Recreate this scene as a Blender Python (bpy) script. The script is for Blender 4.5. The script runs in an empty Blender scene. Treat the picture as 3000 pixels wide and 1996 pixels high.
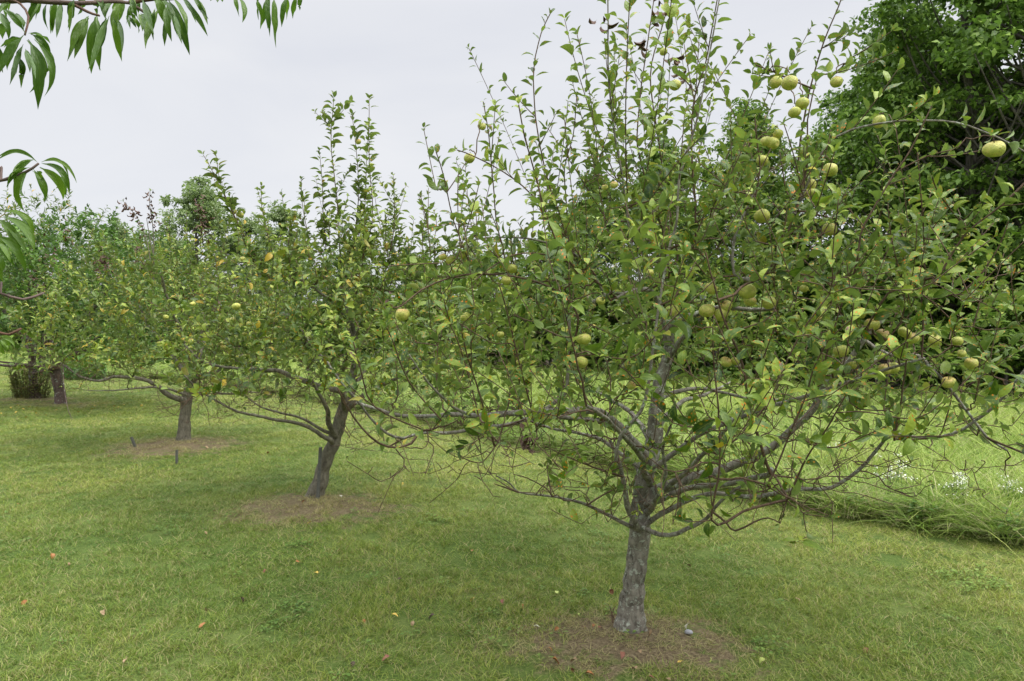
import bpy, math, random
import numpy as np
from mathutils import Vector
R = math.radians
rng = np.random.default_rng(7)
random.seed(7)
scene = bpy.context.scene
COL = scene.collection

# ------------------------------------------------------------------ camera
CAM_H = 1.6
cam_d = bpy.data.cameras.new('camera')
cam = bpy.data.objects.new('camera', cam_d)
COL.objects.link(cam)
cam.location = (0, 0, CAM_H)
cam.rotation_euler = (R(90), 0, 0)
cam_d.sensor_width = 36
cam_d.lens = 24
cam_d.shift_y = -18 / 3000
cam_d.clip_start = 0.05
cam_d.clip_end = 2000
scene.camera = cam

# ------------------------------------------------------------------ light
SUN_EL, SUN_AZ = 55, 118      # azimuth the light comes FROM, degrees clockwise from +Y
world = bpy.data.worlds.new('World')
scene.world = world
world.use_nodes = True
wn = world.node_tree.nodes; wl = world.node_tree.links
wn.clear()
def WN(t, **k):
    n = wn.new(t)
    for a, b in k.items(): setattr(n, a, b)
    return n
sky = WN('ShaderNodeTexSky', sky_type='NISHITA', sun_disc=False)
sky.sun_elevation = R(SUN_EL); sky.sun_rotation = R(SUN_AZ)
bg1 = WN('ShaderNodeBackground'); bg1.inputs[1].default_value = 0.06
wl.new(sky.outputs[0], bg1.inputs[0])
tc = WN('ShaderNodeTexCoord')
mp = WN('ShaderNodeMapping'); mp.inputs['Scale'].default_value = (1.0, 1.0, 3.2)
wl.new(tc.outputs['Generated'], mp.inputs[0])
nz = WN('ShaderNodeTexNoise'); nz.inputs['Scale'].default_value = 1.7; nz.inputs['Detail'].default_value = 5
nz.inputs['Roughness'].default_value = .5; nz.inputs['Distortion'].default_value = .6
wl.new(mp.outputs[0], nz.inputs['Vector'])
cr = WN('ShaderNodeValToRGB')
cr.color_ramp.elements[0].position = .32; cr.color_ramp.elements[0].color = (.405, .415, .445, 1)
cr.color_ramp.elements[1].position = .66; cr.color_ramp.elements[1].color = (.455, .46, .475, 1)
wl.new(nz.outputs[0], cr.inputs[0])
sx = WN('ShaderNodeSeparateXYZ'); wl.new(tc.outputs['Generated'], sx.inputs[0])
mr = WN('ShaderNodeMapRange', interpolation_type='SMOOTHSTEP')
for i, v in ((1, .42), (2, .95), (3, 1.0), (4, 4.4)): mr.inputs[i].default_value = v
wl.new(sx.outputs['Z'], mr.inputs[0])
bg2 = WN('ShaderNodeBackground'); wl.new(cr.outputs[0], bg2.inputs[0]); wl.new(mr.outputs[0], bg2.inputs[1])
mx = WN('ShaderNodeMixShader'); mx.inputs[0].default_value = .93
wl.new(bg1.outputs[0], mx.inputs[1]); wl.new(bg2.outputs[0], mx.inputs[2])
wo = WN('ShaderNodeOutputWorld'); wl.new(mx.outputs[0], wo.inputs[0])

sun_d = bpy.data.lights.new('sun', 'SUN')
sun_d.energy = 1.5; sun_d.angle = R(30); sun_d.color = (1, .96, .9)
sun = bpy.data.objects.new('sun', sun_d); COL.objects.link(sun)
az = R(SUN_AZ); el = R(SUN_EL)
sdir = Vector((math.sin(az) * math.cos(el), math.cos(az) * math.cos(el), math.sin(el)))
sun.rotation_euler = sdir.to_track_quat('Z', 'Y').to_euler()
scene.view_settings.view_transform = 'Standard'
scene.view_settings.look = 'None'
scene.view_settings.gamma = 1
scene.view_settings.exposure = 0.95
scene.render.engine = 'CYCLES'
scene.cycles.max_bounces = 6
scene.cycles.diffuse_bounces = 2
scene.cycles.transmission_bounces = 3
scene.cycles.use_denoising = True

# ------------------------------------------------------------------ helpers
def P(px, py, Y):
    """a measured point of the place, Y metres ahead"""
    return np.array(((px - 1500) / 2000 * Y, Y, CAM_H - (py - 980) / 2000 * Y))

def norm(v):
    v = np.asarray(v, float)
    return v / np.maximum(np.linalg.norm(v, axis=-1, keepdims=True), 1e-9)

def tag(o, label=None, cat=None, group=None, kind=None):
    if label: o['label'] = label
    if cat: o['category'] = cat
    if group: o['group'] = group
    if kind: o['kind'] = kind
    return o

def empty(name, loc, label, cat, group=None, kind=None):
    o = bpy.data.objects.new(name, None)
    COL.objects.link(o); o.location = loc
    o.empty_display_size = .1
    return tag(o, label, cat, group, kind)

def make_mesh(name, V, F, mats, attr=None, smooth=True, mi=None, attr2=None):
    """F: (n,4) int array; a triangle repeats its last index as -1"""
    me = bpy.data.meshes.new(name)
    V = np.asarray(V, np.float32); F = np.asarray(F, np.int32)
    me.vertices.add(len(V)); me.vertices.foreach_set('co', V.ravel())
    mask = F >= 0
    tot = mask.sum(1)
    loops = F[mask]
    me.loops.add(len(loops)); me.loops.foreach_set('vertex_index', loops.astype(np.int32))
    me.polygons.add(len(F))
    st = np.concatenate(([0], np.cumsum(tot)[:-1])).astype(np.int32)
    me.polygons.foreach_set('loop_start', st)
    if mi is not None: me.polygons.foreach_set('material_index', np.asarray(mi, np.int32))
    me.update(calc_edges=True)
    me.polygons.foreach_set('use_smooth', np.full(len(F), smooth))
    if attr is not None:
        a = me.attributes.new('lc', 'FLOAT_COLOR', 'POINT')
        a.data.foreach_set('color', np.asarray(attr, np.float32).ravel())
    if not isinstance(mats, (list, tuple)): mats = [mats]
    for m in mats: me.materials.append(m)
    return me

def obj(name, me, parent=None, loc=None):
    o = bpy.data.objects.new(name, me)
    COL.objects.link(o)
    if parent is not None:
        o.parent = parent
        if loc is None: o.location = -Vector(parent.location)     # the mesh is in world coordinates
    if loc is not None: o.location = loc
    return o

class Buf:
    def __init__(s): s.V = []; s.F = []; s.n = 0; s.A = []
    def add(s, V, F, A=None):
        F = np.asarray(F, np.int64)
        s.V.append(np.asarray(V, float)); s.F.append(np.where(F >= 0, F + s.n, -1)); s.n += len(V)
        if A is not None: s.A.append(A)
    def mesh(s, name, mats, smooth=True, mi=None):
        return make_mesh(name, np.concatenate(s.V), np.concatenate(s.F), mats,
                         np.concatenate(s.A) if s.A else None, smooth, mi)

def resample(pts, step):
    """Catmull-Rom through the points, evenly stepped"""
    p = np.asarray(pts, float)
    if len(p) < 2: return p
    q = np.vstack((2 * p[0] - p[1], p, 2 * p[-1] - p[-2]))
    out = []
    for i in range(len(p) - 1):
        a, b, c, d = q[i], q[i + 1], q[i + 2], q[i + 3]
        n = max(2, int(np.linalg.norm(c - b) / step))
        t = (np.arange(n) / n)[:, None]
        out.append(.5 * ((2 * b) + (c - a) * t + (2 * a - 5 * b + 4 * c - d) * t ** 2 + (3 * b - a - 3 * c + d) * t ** 3))
    out.append(p[-1:])
    return np.concatenate(out)

def tube(path, rad, sides, lump=0.0, cap=True):
    p = np.asarray(path, float); n = len(p)
    T = np.gradient(p, axis=0) if n > 2 else np.repeat((p[-1:] - p[:1]), n, 0)
    T = norm(T)
    ref = np.array((0., 0., 1.)) if abs(T[0][2]) < .9 else np.array((1., 0., 0.))
    U = np.empty_like(p); u = norm(np.cross(T[0], ref))
    for i in range(n):
        u = u - T[i] * (u @ T[i]); u = u / max(np.linalg.norm(u), 1e-9); U[i] = u
    W = np.cross(T, U)
    a = np.arange(sides) / sides * 2 * np.pi
    r = np.asarray(rad, float)
    r = np.broadcast_to(r, (n,))[:, None] * np.ones(sides)
    if lump:
        s = np.arange(n)[:, None]
        r = r * (1 + lump * (np.sin(a * 2 + s * .23) * .5 + np.sin(a * 3 - s * .41 + 1) * .35 + np.sin(a * 5 + s * .9) * .2 + rng.normal(0, .16, (n, sides))))
    V = p[:, None] + r[..., None] * (np.cos(a)[None, :, None] * U[:, None] + np.sin(a)[None, :, None] * W[:, None])
    V = V.reshape(-1, 3)
    i = np.arange(n - 1)[:, None] * sides; j = np.arange(sides)[None]; k = (j + 1) % sides
    F = np.stack((i + j, i + k, i + sides + k, i + sides + j), -1).reshape(-1, 4)
    if cap:
        V = np.vstack((V, p[-1] + T[-1] * r[-1, 0] * .6))
        e = (n - 1) * sides
        jj = np.arange(sides)
        F = np.vstack((F, np.stack((e + jj, e + (jj + 1) % sides, np.full(sides, len(V) - 1), np.full(sides, -1)), -1)))
    return V, F

APPLE_T = np.array((0, .18, .27, .42, .6, .78, .91, 1.0)); APPLE_W = np.array((.045, .045, .62, .98, .97, .68, .27, .02))
FAR_T = np.array((0, .3, .65, 1.0)); FAR_W = np.array((.08, .9, .82, .03))
PEACH_T = np.array((0, .07, .16, .3, .48, .66, .82, .93, 1.0)); PEACH_W = np.array((.07, .09, .5, .86, 1, .84, .5, .2, .02))

def leaf_arrays(Pb, D, N, L, W, droop, fold, ra, rb, T=APPLE_T, PW=APPLE_W, wave=.1):
    n = len(Pb); D = norm(D)
    S = norm(np.cross(D, N)); N2 = np.cross(S, D)
    L = np.broadcast_to(L, (n,))[:, None, None]; W = np.broadcast_to(W, (n,))[:, None, None]
    a = np.maximum(np.broadcast_to(droop, (n,)), .02)[:, None, None]
    fo = np.broadcast_to(fold, (n,))[:, None, None]
    t = T[None, :, None]
    D3, N3, S3 = D[:, None], N2[:, None], S[:, None]
    mid = Pb[:, None] + L * (D3 * np.sin(a * t) / a - N3 * (1 - np.cos(a * t)) / a)
    nl = N3 * np.cos(a * t) + D3 * np.sin(a * t)
    hw = W * .5 * PW[None, :, None]
    ph = rng.uniform(0, 6.28, (n, 1, 1))
    cols = []
    for s in (-1, 0, 1):
        w = np.sin(9 * t + ph + s) * wave * W * PW[None, :, None] * abs(s)
        cols.append(mid + S3 * hw * s + nl * (hw * fo * abs(s) + w))
    V = np.stack(cols, 2)                      # n,k,3,3
    k = len(T)
    V = V.reshape(-1, 3)
    base = (np.arange(n) * k * 3)[:, None, None, None]
    r = (np.arange(k - 1) * 3)[None, :, None, None]
    c = np.arange(2)[None, None, :, None]
    q = np.array((0, 1, 4, 3))[None, None, None]
    F = (base + r + c + q).reshape(-1, 4)
    A = np.empty((n, k, 3, 4), np.float32)
    A[..., 0] = np.broadcast_to(ra, (n,))[:, None, None]; A[..., 1] = np.broadcast_to(rb, (n,))[:, None, None]
    A[..., 2] = T[None, :, None]; A[..., 3] = np.array((0, .5, 1))[None, None]
    return V, F, A.reshape(-1, 4)

# ------------------------------------------------------------------ materials
class NT:
    def __init__(s, name):
        s.m = bpy.data.materials.new(name); s.m.use_nodes = True
        s.n = s.m.node_tree.nodes; s.l = s.m.node_tree.links; s.n.clear()
        s.out = s.n.new('ShaderNodeOutputMaterial')
    def new(s, t, inp=None, **k):
        x = s.n.new(t)
        for a, b in k.items(): setattr(x, a, b)
        for a, b in (inp or {}).items(): s.set(x.inputs[a], b)
        return x
    def set(s, sock, v):
        if hasattr(v, 'links') or isinstance(v, bpy.types.NodeSocket): s.l.new(v, sock)
        else: sock.default_value = v
    def math(s, op, a, b=0., c=None, clamp=False):
        x = s.new('ShaderNodeMath', operation=op, use_clamp=clamp)
        s.set(x.inputs[0], a); s.set(x.inputs[1], b)
        if c is not None: s.set(x.inputs[2], c)
        return x.outputs[0]
    def mix(s, f, a, b, mode='MIX'):
        x = s.new('ShaderNodeMix', data_type='RGBA', blend_type=mode)
        s.set(x.inputs[0], f); s.set(x.inputs[6], c4(a)); s.set(x.inputs[7], c4(b))
        return x.outputs[2]
    def noise(s, vec, scale, detail=3, rough=.55, dist=0):
        x = s.new('ShaderNodeTexNoise', {'Scale': scale, 'Detail': detail, 'Roughness': rough, 'Distortion': dist})
        if vec is not None: s.set(x.inputs['Vector'], vec)
        return x.outputs['Fac']
    def ramp(s, f, *stops, interp='LINEAR'):
        x = s.new('ShaderNodeValToRGB'); s.set(x.inputs[0], f); r = x.color_ramp; r.interpolation = interp
        while len(r.elements) < len(stops): r.elements.new(.5)
        for e, (p, c) in zip(r.elements, stops): e.position = p; e.color = c4(c)
        return x.outputs[0]
    def maprange(s, v, a, b, c=0., d=1., smooth=True):
        x = s.new('ShaderNodeMapRange', interpolation_type='SMOOTHSTEP' if smooth else 'LINEAR')
        for i, q in enumerate((v, a, b, c, d)): s.set(x.inputs[i], q)
        return x.outputs[0]
def c4(c):
    if isinstance(c, (tuple, list)):
        return tuple(c) + (1,) if len(c) == 3 else tuple(c)
    if isinstance(c, (int, float)): return (c, c, c, 1)
    return c

def leaf_mat(name, dark, mid, light, yellow, under, rust=0., rough=.42, trans=.3, spec=.33, rust_scale=6, yel_at=.9):
    trans *= .8
    t = NT(name)
    at = t.new('ShaderNodeAttribute', attribute_name='lc')
    sp = t.new('ShaderNodeSeparateColor'); t.l.new(at.outputs['Color'], sp.inputs[0])
    ra, rb, tt, side = sp.outputs[0], sp.outputs[1], sp.outputs[2], at.outputs['Alpha']
    col = t.ramp(ra, (0, dark), (.45, mid), (.85, light), (1, light))
    # midrib and veins
    d = t.math('ABSOLUTE', t.math('SUBTRACT', side, .5))
    rib = t.maprange(d, .0, .05, 1., 0.)
    col = t.mix(t.math('MULTIPLY', rib, .4), col, light)
    cb = t.new('ShaderNodeCombineXYZ', {0: t.math('MULTIPLY', side, .55), 1: tt, 2: t.math('MULTIPLY', ra, 40.)})
    n1 = t.noise(cb.outputs[0], 5, 2)
    col = t.mix(t.maprange(n1, .4, .7, 0., .22), col, light)
    yf = t.maprange(rb, yel_at, yel_at + .015)
    col = t.mix(t.math('MULTIPLY', yf, .8), col, yellow)
    bump_in = n1
    if rust:
        vo = t.new('ShaderNodeTexVoronoi', {'Vector': cb.outputs[0], 'Scale': rust_scale, 'Randomness': 1.})
        spot = t.maprange(vo.outputs['Distance'], .2, .3, 1., 0.)
        on = t.math('MULTIPLY', t.maprange(rb, .30, .34), t.math('LESS_THAN', rb, .30 + rust))
        sel = t.new('ShaderNodeSeparateColor'); t.l.new(vo.outputs['Color'], sel.inputs[0])
        on = t.math('MULTIPLY', on, t.math('GREATER_THAN', sel.outputs[0], .40))
        halo = t.maprange(vo.outputs['Distance'], .25, .5, 1., 0.)
        col = t.mix(t.math('MULTIPLY', t.math('MULTIPLY', halo, on), .6), col, (.32, .26, .02))
        col = t.mix(t.math('MULTIPLY', spot, on), col, (.62, .17, .015))
        br = t.math('MULTIPLY', t.math('GREATER_THAN', n1, .58), t.math('MULTIPLY', t.math('GREATER_THAN', rb, .84), t.math('LESS_THAN', rb, .89)))
        col = t.mix(br, col, (.11, .05, .025))
    geo = t.new('ShaderNodeNewGeometry')
    colb = t.mix(geo.outputs['Backfacing'], col, t.mix(.5, col, under))
    bp = t.new('ShaderNodeBump', {'Strength': .35, 'Distance': .01, 'Height': bump_in})
    pr = t.new('ShaderNodeBsdfPrincipled', {'Base Color': colb, 'Roughness': rough, 'Specular IOR Level': spec, 'Normal': bp.outputs[0]})
    tr = t.new('ShaderNodeBsdfTranslucent', {'Color': t.mix(.5, t.mix(1., colb, (1.2, 1.5, .5), 'MULTIPLY'), colb)})
    ms = t.new('ShaderNodeMixShader', {0: trans, 1: pr.outputs[0], 2: tr.outputs[0]})
    t.l.new(ms.outputs[0], t.out.inputs[0])
    return t.m

def bark_mat(name, dark, mid, lich, lich_amt=.55, scale=1., moss=None):
    t = NT(name)
    g = t.new('ShaderNodeNewGeometry')
    mpn = t.new('ShaderNodeMapping', {'Vector': g.outputs['Position'], 'Scale': (1, 1, .45)})
    n = t.noise(mpn.outputs[0], 42 * scale, 5, .65, .6)
    col = t.ramp(n, (.3, dark), (.55, mid), (.75, tuple(x * 1.35 for x in mid)))
    ring = t.noise(t.new('ShaderNodeMapping', {'Vector': g.outputs['Position'], 'Scale': (1, 1, 9)}).outputs[0], 16 * scale, 2)
    col = t.mix(t.maprange(ring, .55, .7, 0., .35), col, dark)
    l = t.noise(g.outputs['Position'], 34 * scale, 6, .72, .3)
    lm = t.maprange(l, lich_amt, lich_amt + .03)
    col = t.mix(t.math('MULTIPLY', lm, .8), col, lich)
    l2 = t.noise(g.outputs['Position'], 5 * scale, 3, .6)
    col = t.mix(t.maprange(l2, .5, .7, 0., .35), col, tuple(x * .6 for x in dark))
    h = t.math('ADD', n, t.math('MULTIPLY', lm, .4))
    bp = t.new('ShaderNodeBump', {'Strength': .9, 'Distance': .006 / scale, 'Height': h})
    pr = t.new('ShaderNodeBsdfPrincipled', {'Base Color': col, 'Roughness': .85, 'Specular IOR Level': .25, 'Normal': bp.outputs[0]})
    t.l.new(pr.outputs[0], t.out.inputs[0])
    return t.m

M = {}
M['apple_leaf'] = leaf_mat('apple leaf', (.026, .064, .008), (.10, .175, .018), (.31, .39, .055), (.5, .36, .04), (.24, .31, .12), rust=.6, rough=.42, spec=.33, rust_scale=5.5, yel_at=.985)
M['apple_leaf_far'] = leaf_mat('apple leaf paler', (.03, .07, .009), (.11, .18, .02), (.31, .39, .06), (.5, .34, .04), (.24, .3, .13), rust=.45, yel_at=.965, spec=.35)
M['plum_leaf'] = leaf_mat('green glossy leaf', (.022, .06, .008), (.075, .15, .016), (.16, .30, .035), (.4, .34, .04), (.17, .26, .13), rough=.4, yel_at=.975)
M['peach_leaf_far'] = leaf_mat('narrow leaf', (.03, .07, .008), (.09, .15, .018), (.24, .31, .04), (.6, .36, .03), (.2, .26, .12), yel_at=.93)
M['peach_leaf'] = leaf_mat('peach leaf', (.035, .085, .012), (.075, .15, .018), (.13, .22, .025), (.25, .27, .02), (.12, .2, .05), rough=.36, trans=.42, yel_at=.95)
M['sucker_leaf'] = leaf_mat('sucker leaf', (.08, .12, .02), (.17, .21, .035), (.28, .31, .06), (.3, .2, .05), (.15, .15, .08))
M['forest_leaf'] = leaf_mat('forest leaf', (.04, .085, .012), (.12, .22, .03), (.25, .37, .055), (.16, .24, .04), (.1, .16, .06), rough=.5, trans=.38, spec=.3, yel_at=.93)
M['hazed_far_leaf'] = leaf_mat('haze-paled far leaf', (.13, .18, .08), (.22, .29, .13), (.3, .37, .18), (.3, .36, .15), (.2, .26, .14), rough=.6, trans=.45)  # distance haze put into the leaf colour as paler, greyer green
M['shrub_leaf'] = leaf_mat('bank weed leaf', (.05, .13, .025), (.1, .22, .04), (.16, .3, .06), (.3, .35, .06), (.16, .25, .1), rough=.5)
M['dead_leaf'] = leaf_mat('curled dead leaf', (.05, .028, .018), (.09, .045, .03), (.15, .09, .06), (.2, .1, .05), (.15, .1, .08), rough=.8, trans=.1)
M['bark'] = bark_mat('apple bark', (.065, .055, .042), (.24, .22, .18), (.42, .45, .37), .55)
M['bark_mid'] = bark_mat('smooth grey apple bark', (.07, .062, .045), (.19, .175, .13), (.28, .29, .2), .62, .7)
M['bark_peach'] = bark_mat('reddish peach bark', (.05, .035, .03), (.14, .1, .085), (.4, .45, .36), .57, .35)
M['bark_forest'] = bark_mat('forest bark', (.05, .045, .038), (.15, .135, .115), (.2, .2, .17), .6, .2)
M['twig'] = bark_mat('twig bark', (.05, .032, .022), (.13, .085, .055), (.3, .3, .26), .66, 1.6)
M['twig_red'] = bark_mat('reddish shoot bark', (.05, .028, .02), (.12, .065, .04), (.3, .26, .22), .68, 1.6)

def flat_mat(name, col, col2=None, rough=.8, scale=30, bump=.3):
    t = NT(name)
    g = t.new('ShaderNodeTexCoord')
    n = t.noise(g.outputs['Object'], scale, 4, .6)
    c = t.ramp(n, (.3, col), (.7, col2 or col))
    bp = t.new('ShaderNodeBump', {'Strength': bump, 'Distance': .004, 'Height': n})
    pr = t.new('ShaderNodeBsdfPrincipled', {'Base Color': c, 'Roughness': rough, 'Normal': bp.outputs[0]})
    t.l.new(pr.outputs[0], t.out.inputs[0])
    return t.m

def apple_mat():
    t = NT('apple skin')
    g = t.new('ShaderNodeTexCoord'); oi = t.new('ShaderNodeObjectInfo')
    off = t.new('ShaderNodeVectorMath', operation='ADD'); t.l.new(g.outputs['Object'], off.inputs[0])
    cb = t.new('ShaderNodeCombineXYZ', {0: t.math('MULTIPLY', oi.outputs['Random'], 7.)}); t.l.new(cb.outputs[0], off.inputs[1])
    v = off.outputs[0]
    n = t.noise(v, 1.1, 3)
    col = t.ramp(n, (.3, (.33, .37, .06)), (.5, (.5, .53, .1)), (.72, (.66, .57, .17)))
    # blush
    sp = t.new('ShaderNodeSeparateXYZ'); t.l.new(g.outputs['Object'], sp.inputs[0])
    bl = t.math('MULTIPLY', t.maprange(t.math('ADD', sp.outputs[2], t.math('MULTIPLY', n, .6)), .45, 1.3), t.maprange(oi.outputs['Random'], .35, .9))
    col = t.mix(t.math('MULTIPLY', bl, .7), col, (.52, .2, .09))
    s = t.noise(v, 4.5, 4, .7)
    col = t.mix(t.maprange(s, .52, .66, 0., .65), col, (.12, .12, .03))
    vo = t.new('ShaderNodeTexVoronoi', {'Vector': v, 'Scale': 7.})
    col = t.mix(t.maprange(vo.outputs['Distance'], .08, .16, .55, 0.), col, (.1, .07, .03))
    bp = t.new('ShaderNodeBump', {'Strength': .25, 'Distance': .3, 'Height': s})
    pr = t.new('ShaderNodeBsdfPrincipled', {'Base Color': col, 'Roughness': .42, 'Normal': bp.outputs[0], 'Subsurface Weight': 0.0})
    t.l.new(pr.outputs[0], t.out.inputs[0])
    return t.m
M['apple'] = apple_mat()
M['stem'] = flat_mat('apple stem', (.06, .04, .025))
M['stake'] = flat_mat('weathered grey stake', (.07, .072, .06), (.12, .12, .1), .8, 40)
M['post'] = flat_mat('weathered pale post', (.18, .17, .15), (.3, .29, .26))
M['stone'] = flat_mat('grey stone', (.25, .26, .28), (.4, .4, .42))
M['petal'] = flat_mat('white petals', (.68, .68, .58), (.78, .78, .7), .7, 5, 0)
M['flower_stem'] = flat_mat('flower stem', (.06, .13, .03), (.1, .18, .04))

def blade_mat(name, a, b, c, dry, warm=1., rough=.55):
    t = NT(name)
    at = t.new('ShaderNodeAttribute', attribute_name='lc')
    sp = t.new('ShaderNodeSeparateColor'); t.l.new(at.outputs['Color'], sp.inputs[0])
    ins = t.new('ShaderNodeAttribute', attribute_type='INSTANCER', attribute_name='dry')
    hue = t.new('ShaderNodeAttribute', attribute_type='INSTANCER', attribute_name='hue')
    ra, rb, tt = sp.outputs[0], sp.outputs[1], sp.outputs[2]
    f = t.math('ADD', t.math('MULTIPLY', ra, .55), t.math('MULTIPLY', hue.outputs['Fac'], .55), clamp=True)
    col = t.ramp(f, (.05, a), (.5, b), (.95, c))
    isdry = t.math('GREATER_THAN', t.math('ADD', rb, ins.outputs['Fac']), .93)
    col = t.mix(t.math('MULTIPLY', isdry, .85), col, t.mix(ra, dry, tuple(x * .55 for x in dry)))
    # straw at the sheath
    col = t.mix(t.maprange(tt, .0, .35, .45, 0.), col, tuple(x * .6 for x in dry))
    pr = t.new('ShaderNodeBsdfPrincipled', {'Base Color': col, 'Roughness': rough, 'Specular IOR Level': .4})
    tr = t.new('ShaderNodeBsdfTranslucent', {'Color': col})
    ms = t.new('ShaderNodeMixShader', {0: .3, 1: pr.outputs[0], 2: tr.outputs[0]})
    t.l.new(ms.outputs[0], t.out.inputs[0])
    return t.m
M['lawn_blade'] = blade_mat('lawn blade', (.06, .14, .016), (.165, .25, .03), (.38, .43, .08), (.5, .42, .2))
M['meadow_blade'] = blade_mat('meadow blade', (.075, .145, .018), (.24, .37, .055), (.48, .55, .14), (.55, .49, .26))
M['weed_leaf'] = blade_mat('small weed leaf', (.05, .12, .015), (.11, .20, .028), (.2, .3, .05), (.3, .3, .1))

# trunk positions (x, y)
T1 = (0.633, 3.67); T2 = (-1.90, 6.53); T3 = (-4.79, 9.94); T4 = (-10.26, 15.5); T5 = (-11.65, 16.67)
# soil rings: centre, radii, strength
RINGS = [((.60, 3.55), (.62, .42), 1.0), ((-1.78, 6.15), (.78, .62), .95), ((-4.75, 9.6), (.95, .8), 1.0), ((-10.2, 15.4), (1.2, .7), .6), ((-11.6, 16.6), (1.1, .8), .9)]
BY = [2, 5.13, 5.96, 6.7, 11.4, 15.5, 22.9, 26.7, 27.5, 200]
BX = [8.2, 3.85, 2.75, 2.15, -.93, -3.9, -9.9, -17.0, -60, -60]
def meadow_edge(y): return np.interp(y, BY, BX)

def hills(x, y):
    """small height variations of the ground"""
    z = .012 * np.sin(x * 1.3 + y * .7) + .015 * np.sin(x * .45 - y * .9 + 1) + .008 * np.sin(3.1 * x + 2.3 * y)
    for (c, r, s) in RINGS:
        d2 = ((x - c[0]) / (r[0] * 1.0)) ** 2 + ((y - c[1]) / (r[1] * 1.1)) ** 2
        z = z + .05 * s * np.exp(-d2 * 1.2)
    # a shallow verge where the mown lawn meets the meadow
    d = x - meadow_edge(y)
    z = z + .07 / (1 + np.exp(-np.clip(d * 14, -40, 40)))
    return z

def smooth_noise(x, y, s, seed=0):
    r = np.random.default_rng(seed)
    v = 0
    for k in range(7):
        a = r.uniform(0, 6.28); f = s * r.uniform(.6, 1.8); p = r.uniform(0, 6.28); q = r.uniform(0, 6.28)
        v = v + np.sin((x * np.cos(a) + y * np.sin(a)) * f + p + 1.3 * np.sin((x * np.sin(a) - y * np.cos(a)) * f * .7 + q))
    return v / 7 * 1.6

# ------------------------------------------------------------------ ground
def ground():
    xs = np.unique(np.concatenate((np.linspace(-400, -40, 10), np.linspace(-40, -14, 40), np.linspace(-14, 12, 300), np.linspace(12, 40, 40), np.linspace(40, 400, 10))))
    ys = np.unique(np.concatenate((np.linspace(-400, -20, 8), np.linspace(-20, 1, 24), np.linspace(1, 14, 170), np.linspace(14, 50, 120), np.linspace(50, 600, 12))))
    X, Y = np.meshgrid(xs, ys)
    Z = hills(X, Y)
    V = np.stack((X, Y, Z), -1).reshape(-1, 3)
    nx, ny = len(xs), len(ys)
    i = (np.arange(ny - 1) * nx)[:, None] + np.arange(nx - 1)[None]
    F = np.stack((i, i + 1, i + nx + 1, i + nx), -1).reshape(-1, 4)
    t = NT('lawn soil and thatch')
    g = t.new('ShaderNodeNewGeometry'); pos = g.outputs['Position']
    n1 = t.noise(pos, 1.1, 4, .6)
    n2 = t.noise(pos, 60, 4, .7)
    n3 = t.noise(pos, 9, 4, .6)
    green = t.ramp(n2, (.3, (.03, .055, .012)), (.5, (.075, .12, .025)), (.7, (.14, .17, .05)))
    green = t.mix(t.maprange(n1, .4, .65, 0., .5), green, (.17, .2, .06))
    soil = t.ramp(n2, (.3, (.07, .045, .03)), (.5, (.17, .12, .08)), (.7, (.3, .24, .15)))
    sp = t.new('ShaderNodeSeparateXYZ'); t.l.new(pos, sp.inputs[0])
    tot = 0.
    for (c, r, s) in RINGS:
        dx = t.math('DIVIDE', t.math('SUBTRACT', sp.outputs[0], c[0]), r[0])
        dy = t.math('DIVIDE', t.math('SUBTRACT', sp.outputs[1], c[1]), r[1])
        d = t.math('SQRT', t.math('ADD', t.math('MULTIPLY', dx, dx), t.math('MULTIPLY', dy, dy)))
        d = t.math('ADD', d, t.math('MULTIPLY', t.math('SUBTRACT', n3, .5), 2.6))
        w = t.math('MULTIPLY', t.maprange(d, .55, 1.2, .85, 0.), s)
        tot = t.math('MAXIMUM', tot, w)
    col = t.mix(tot, green, soil)
    # woodland floor: dark leaf litter
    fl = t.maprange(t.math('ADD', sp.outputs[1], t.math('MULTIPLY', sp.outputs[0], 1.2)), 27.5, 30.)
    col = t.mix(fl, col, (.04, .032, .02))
    bp = t.new('ShaderNodeBump', {'Strength': .8, 'Distance': .02, 'Height': n2})
    pr = t.new('ShaderNodeBsdfPrincipled', {'Base Color': col, 'Roughness': .95, 'Specular IOR Level': .1, 'Normal': bp.outputs[0]})
    t.l.new(pr.outputs[0], t.out.inputs[0])
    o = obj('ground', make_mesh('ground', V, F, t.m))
    tag(o, 'gently uneven mown orchard ground with bare soil rings under the trees', 'ground', kind='structure')
ground()

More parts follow.
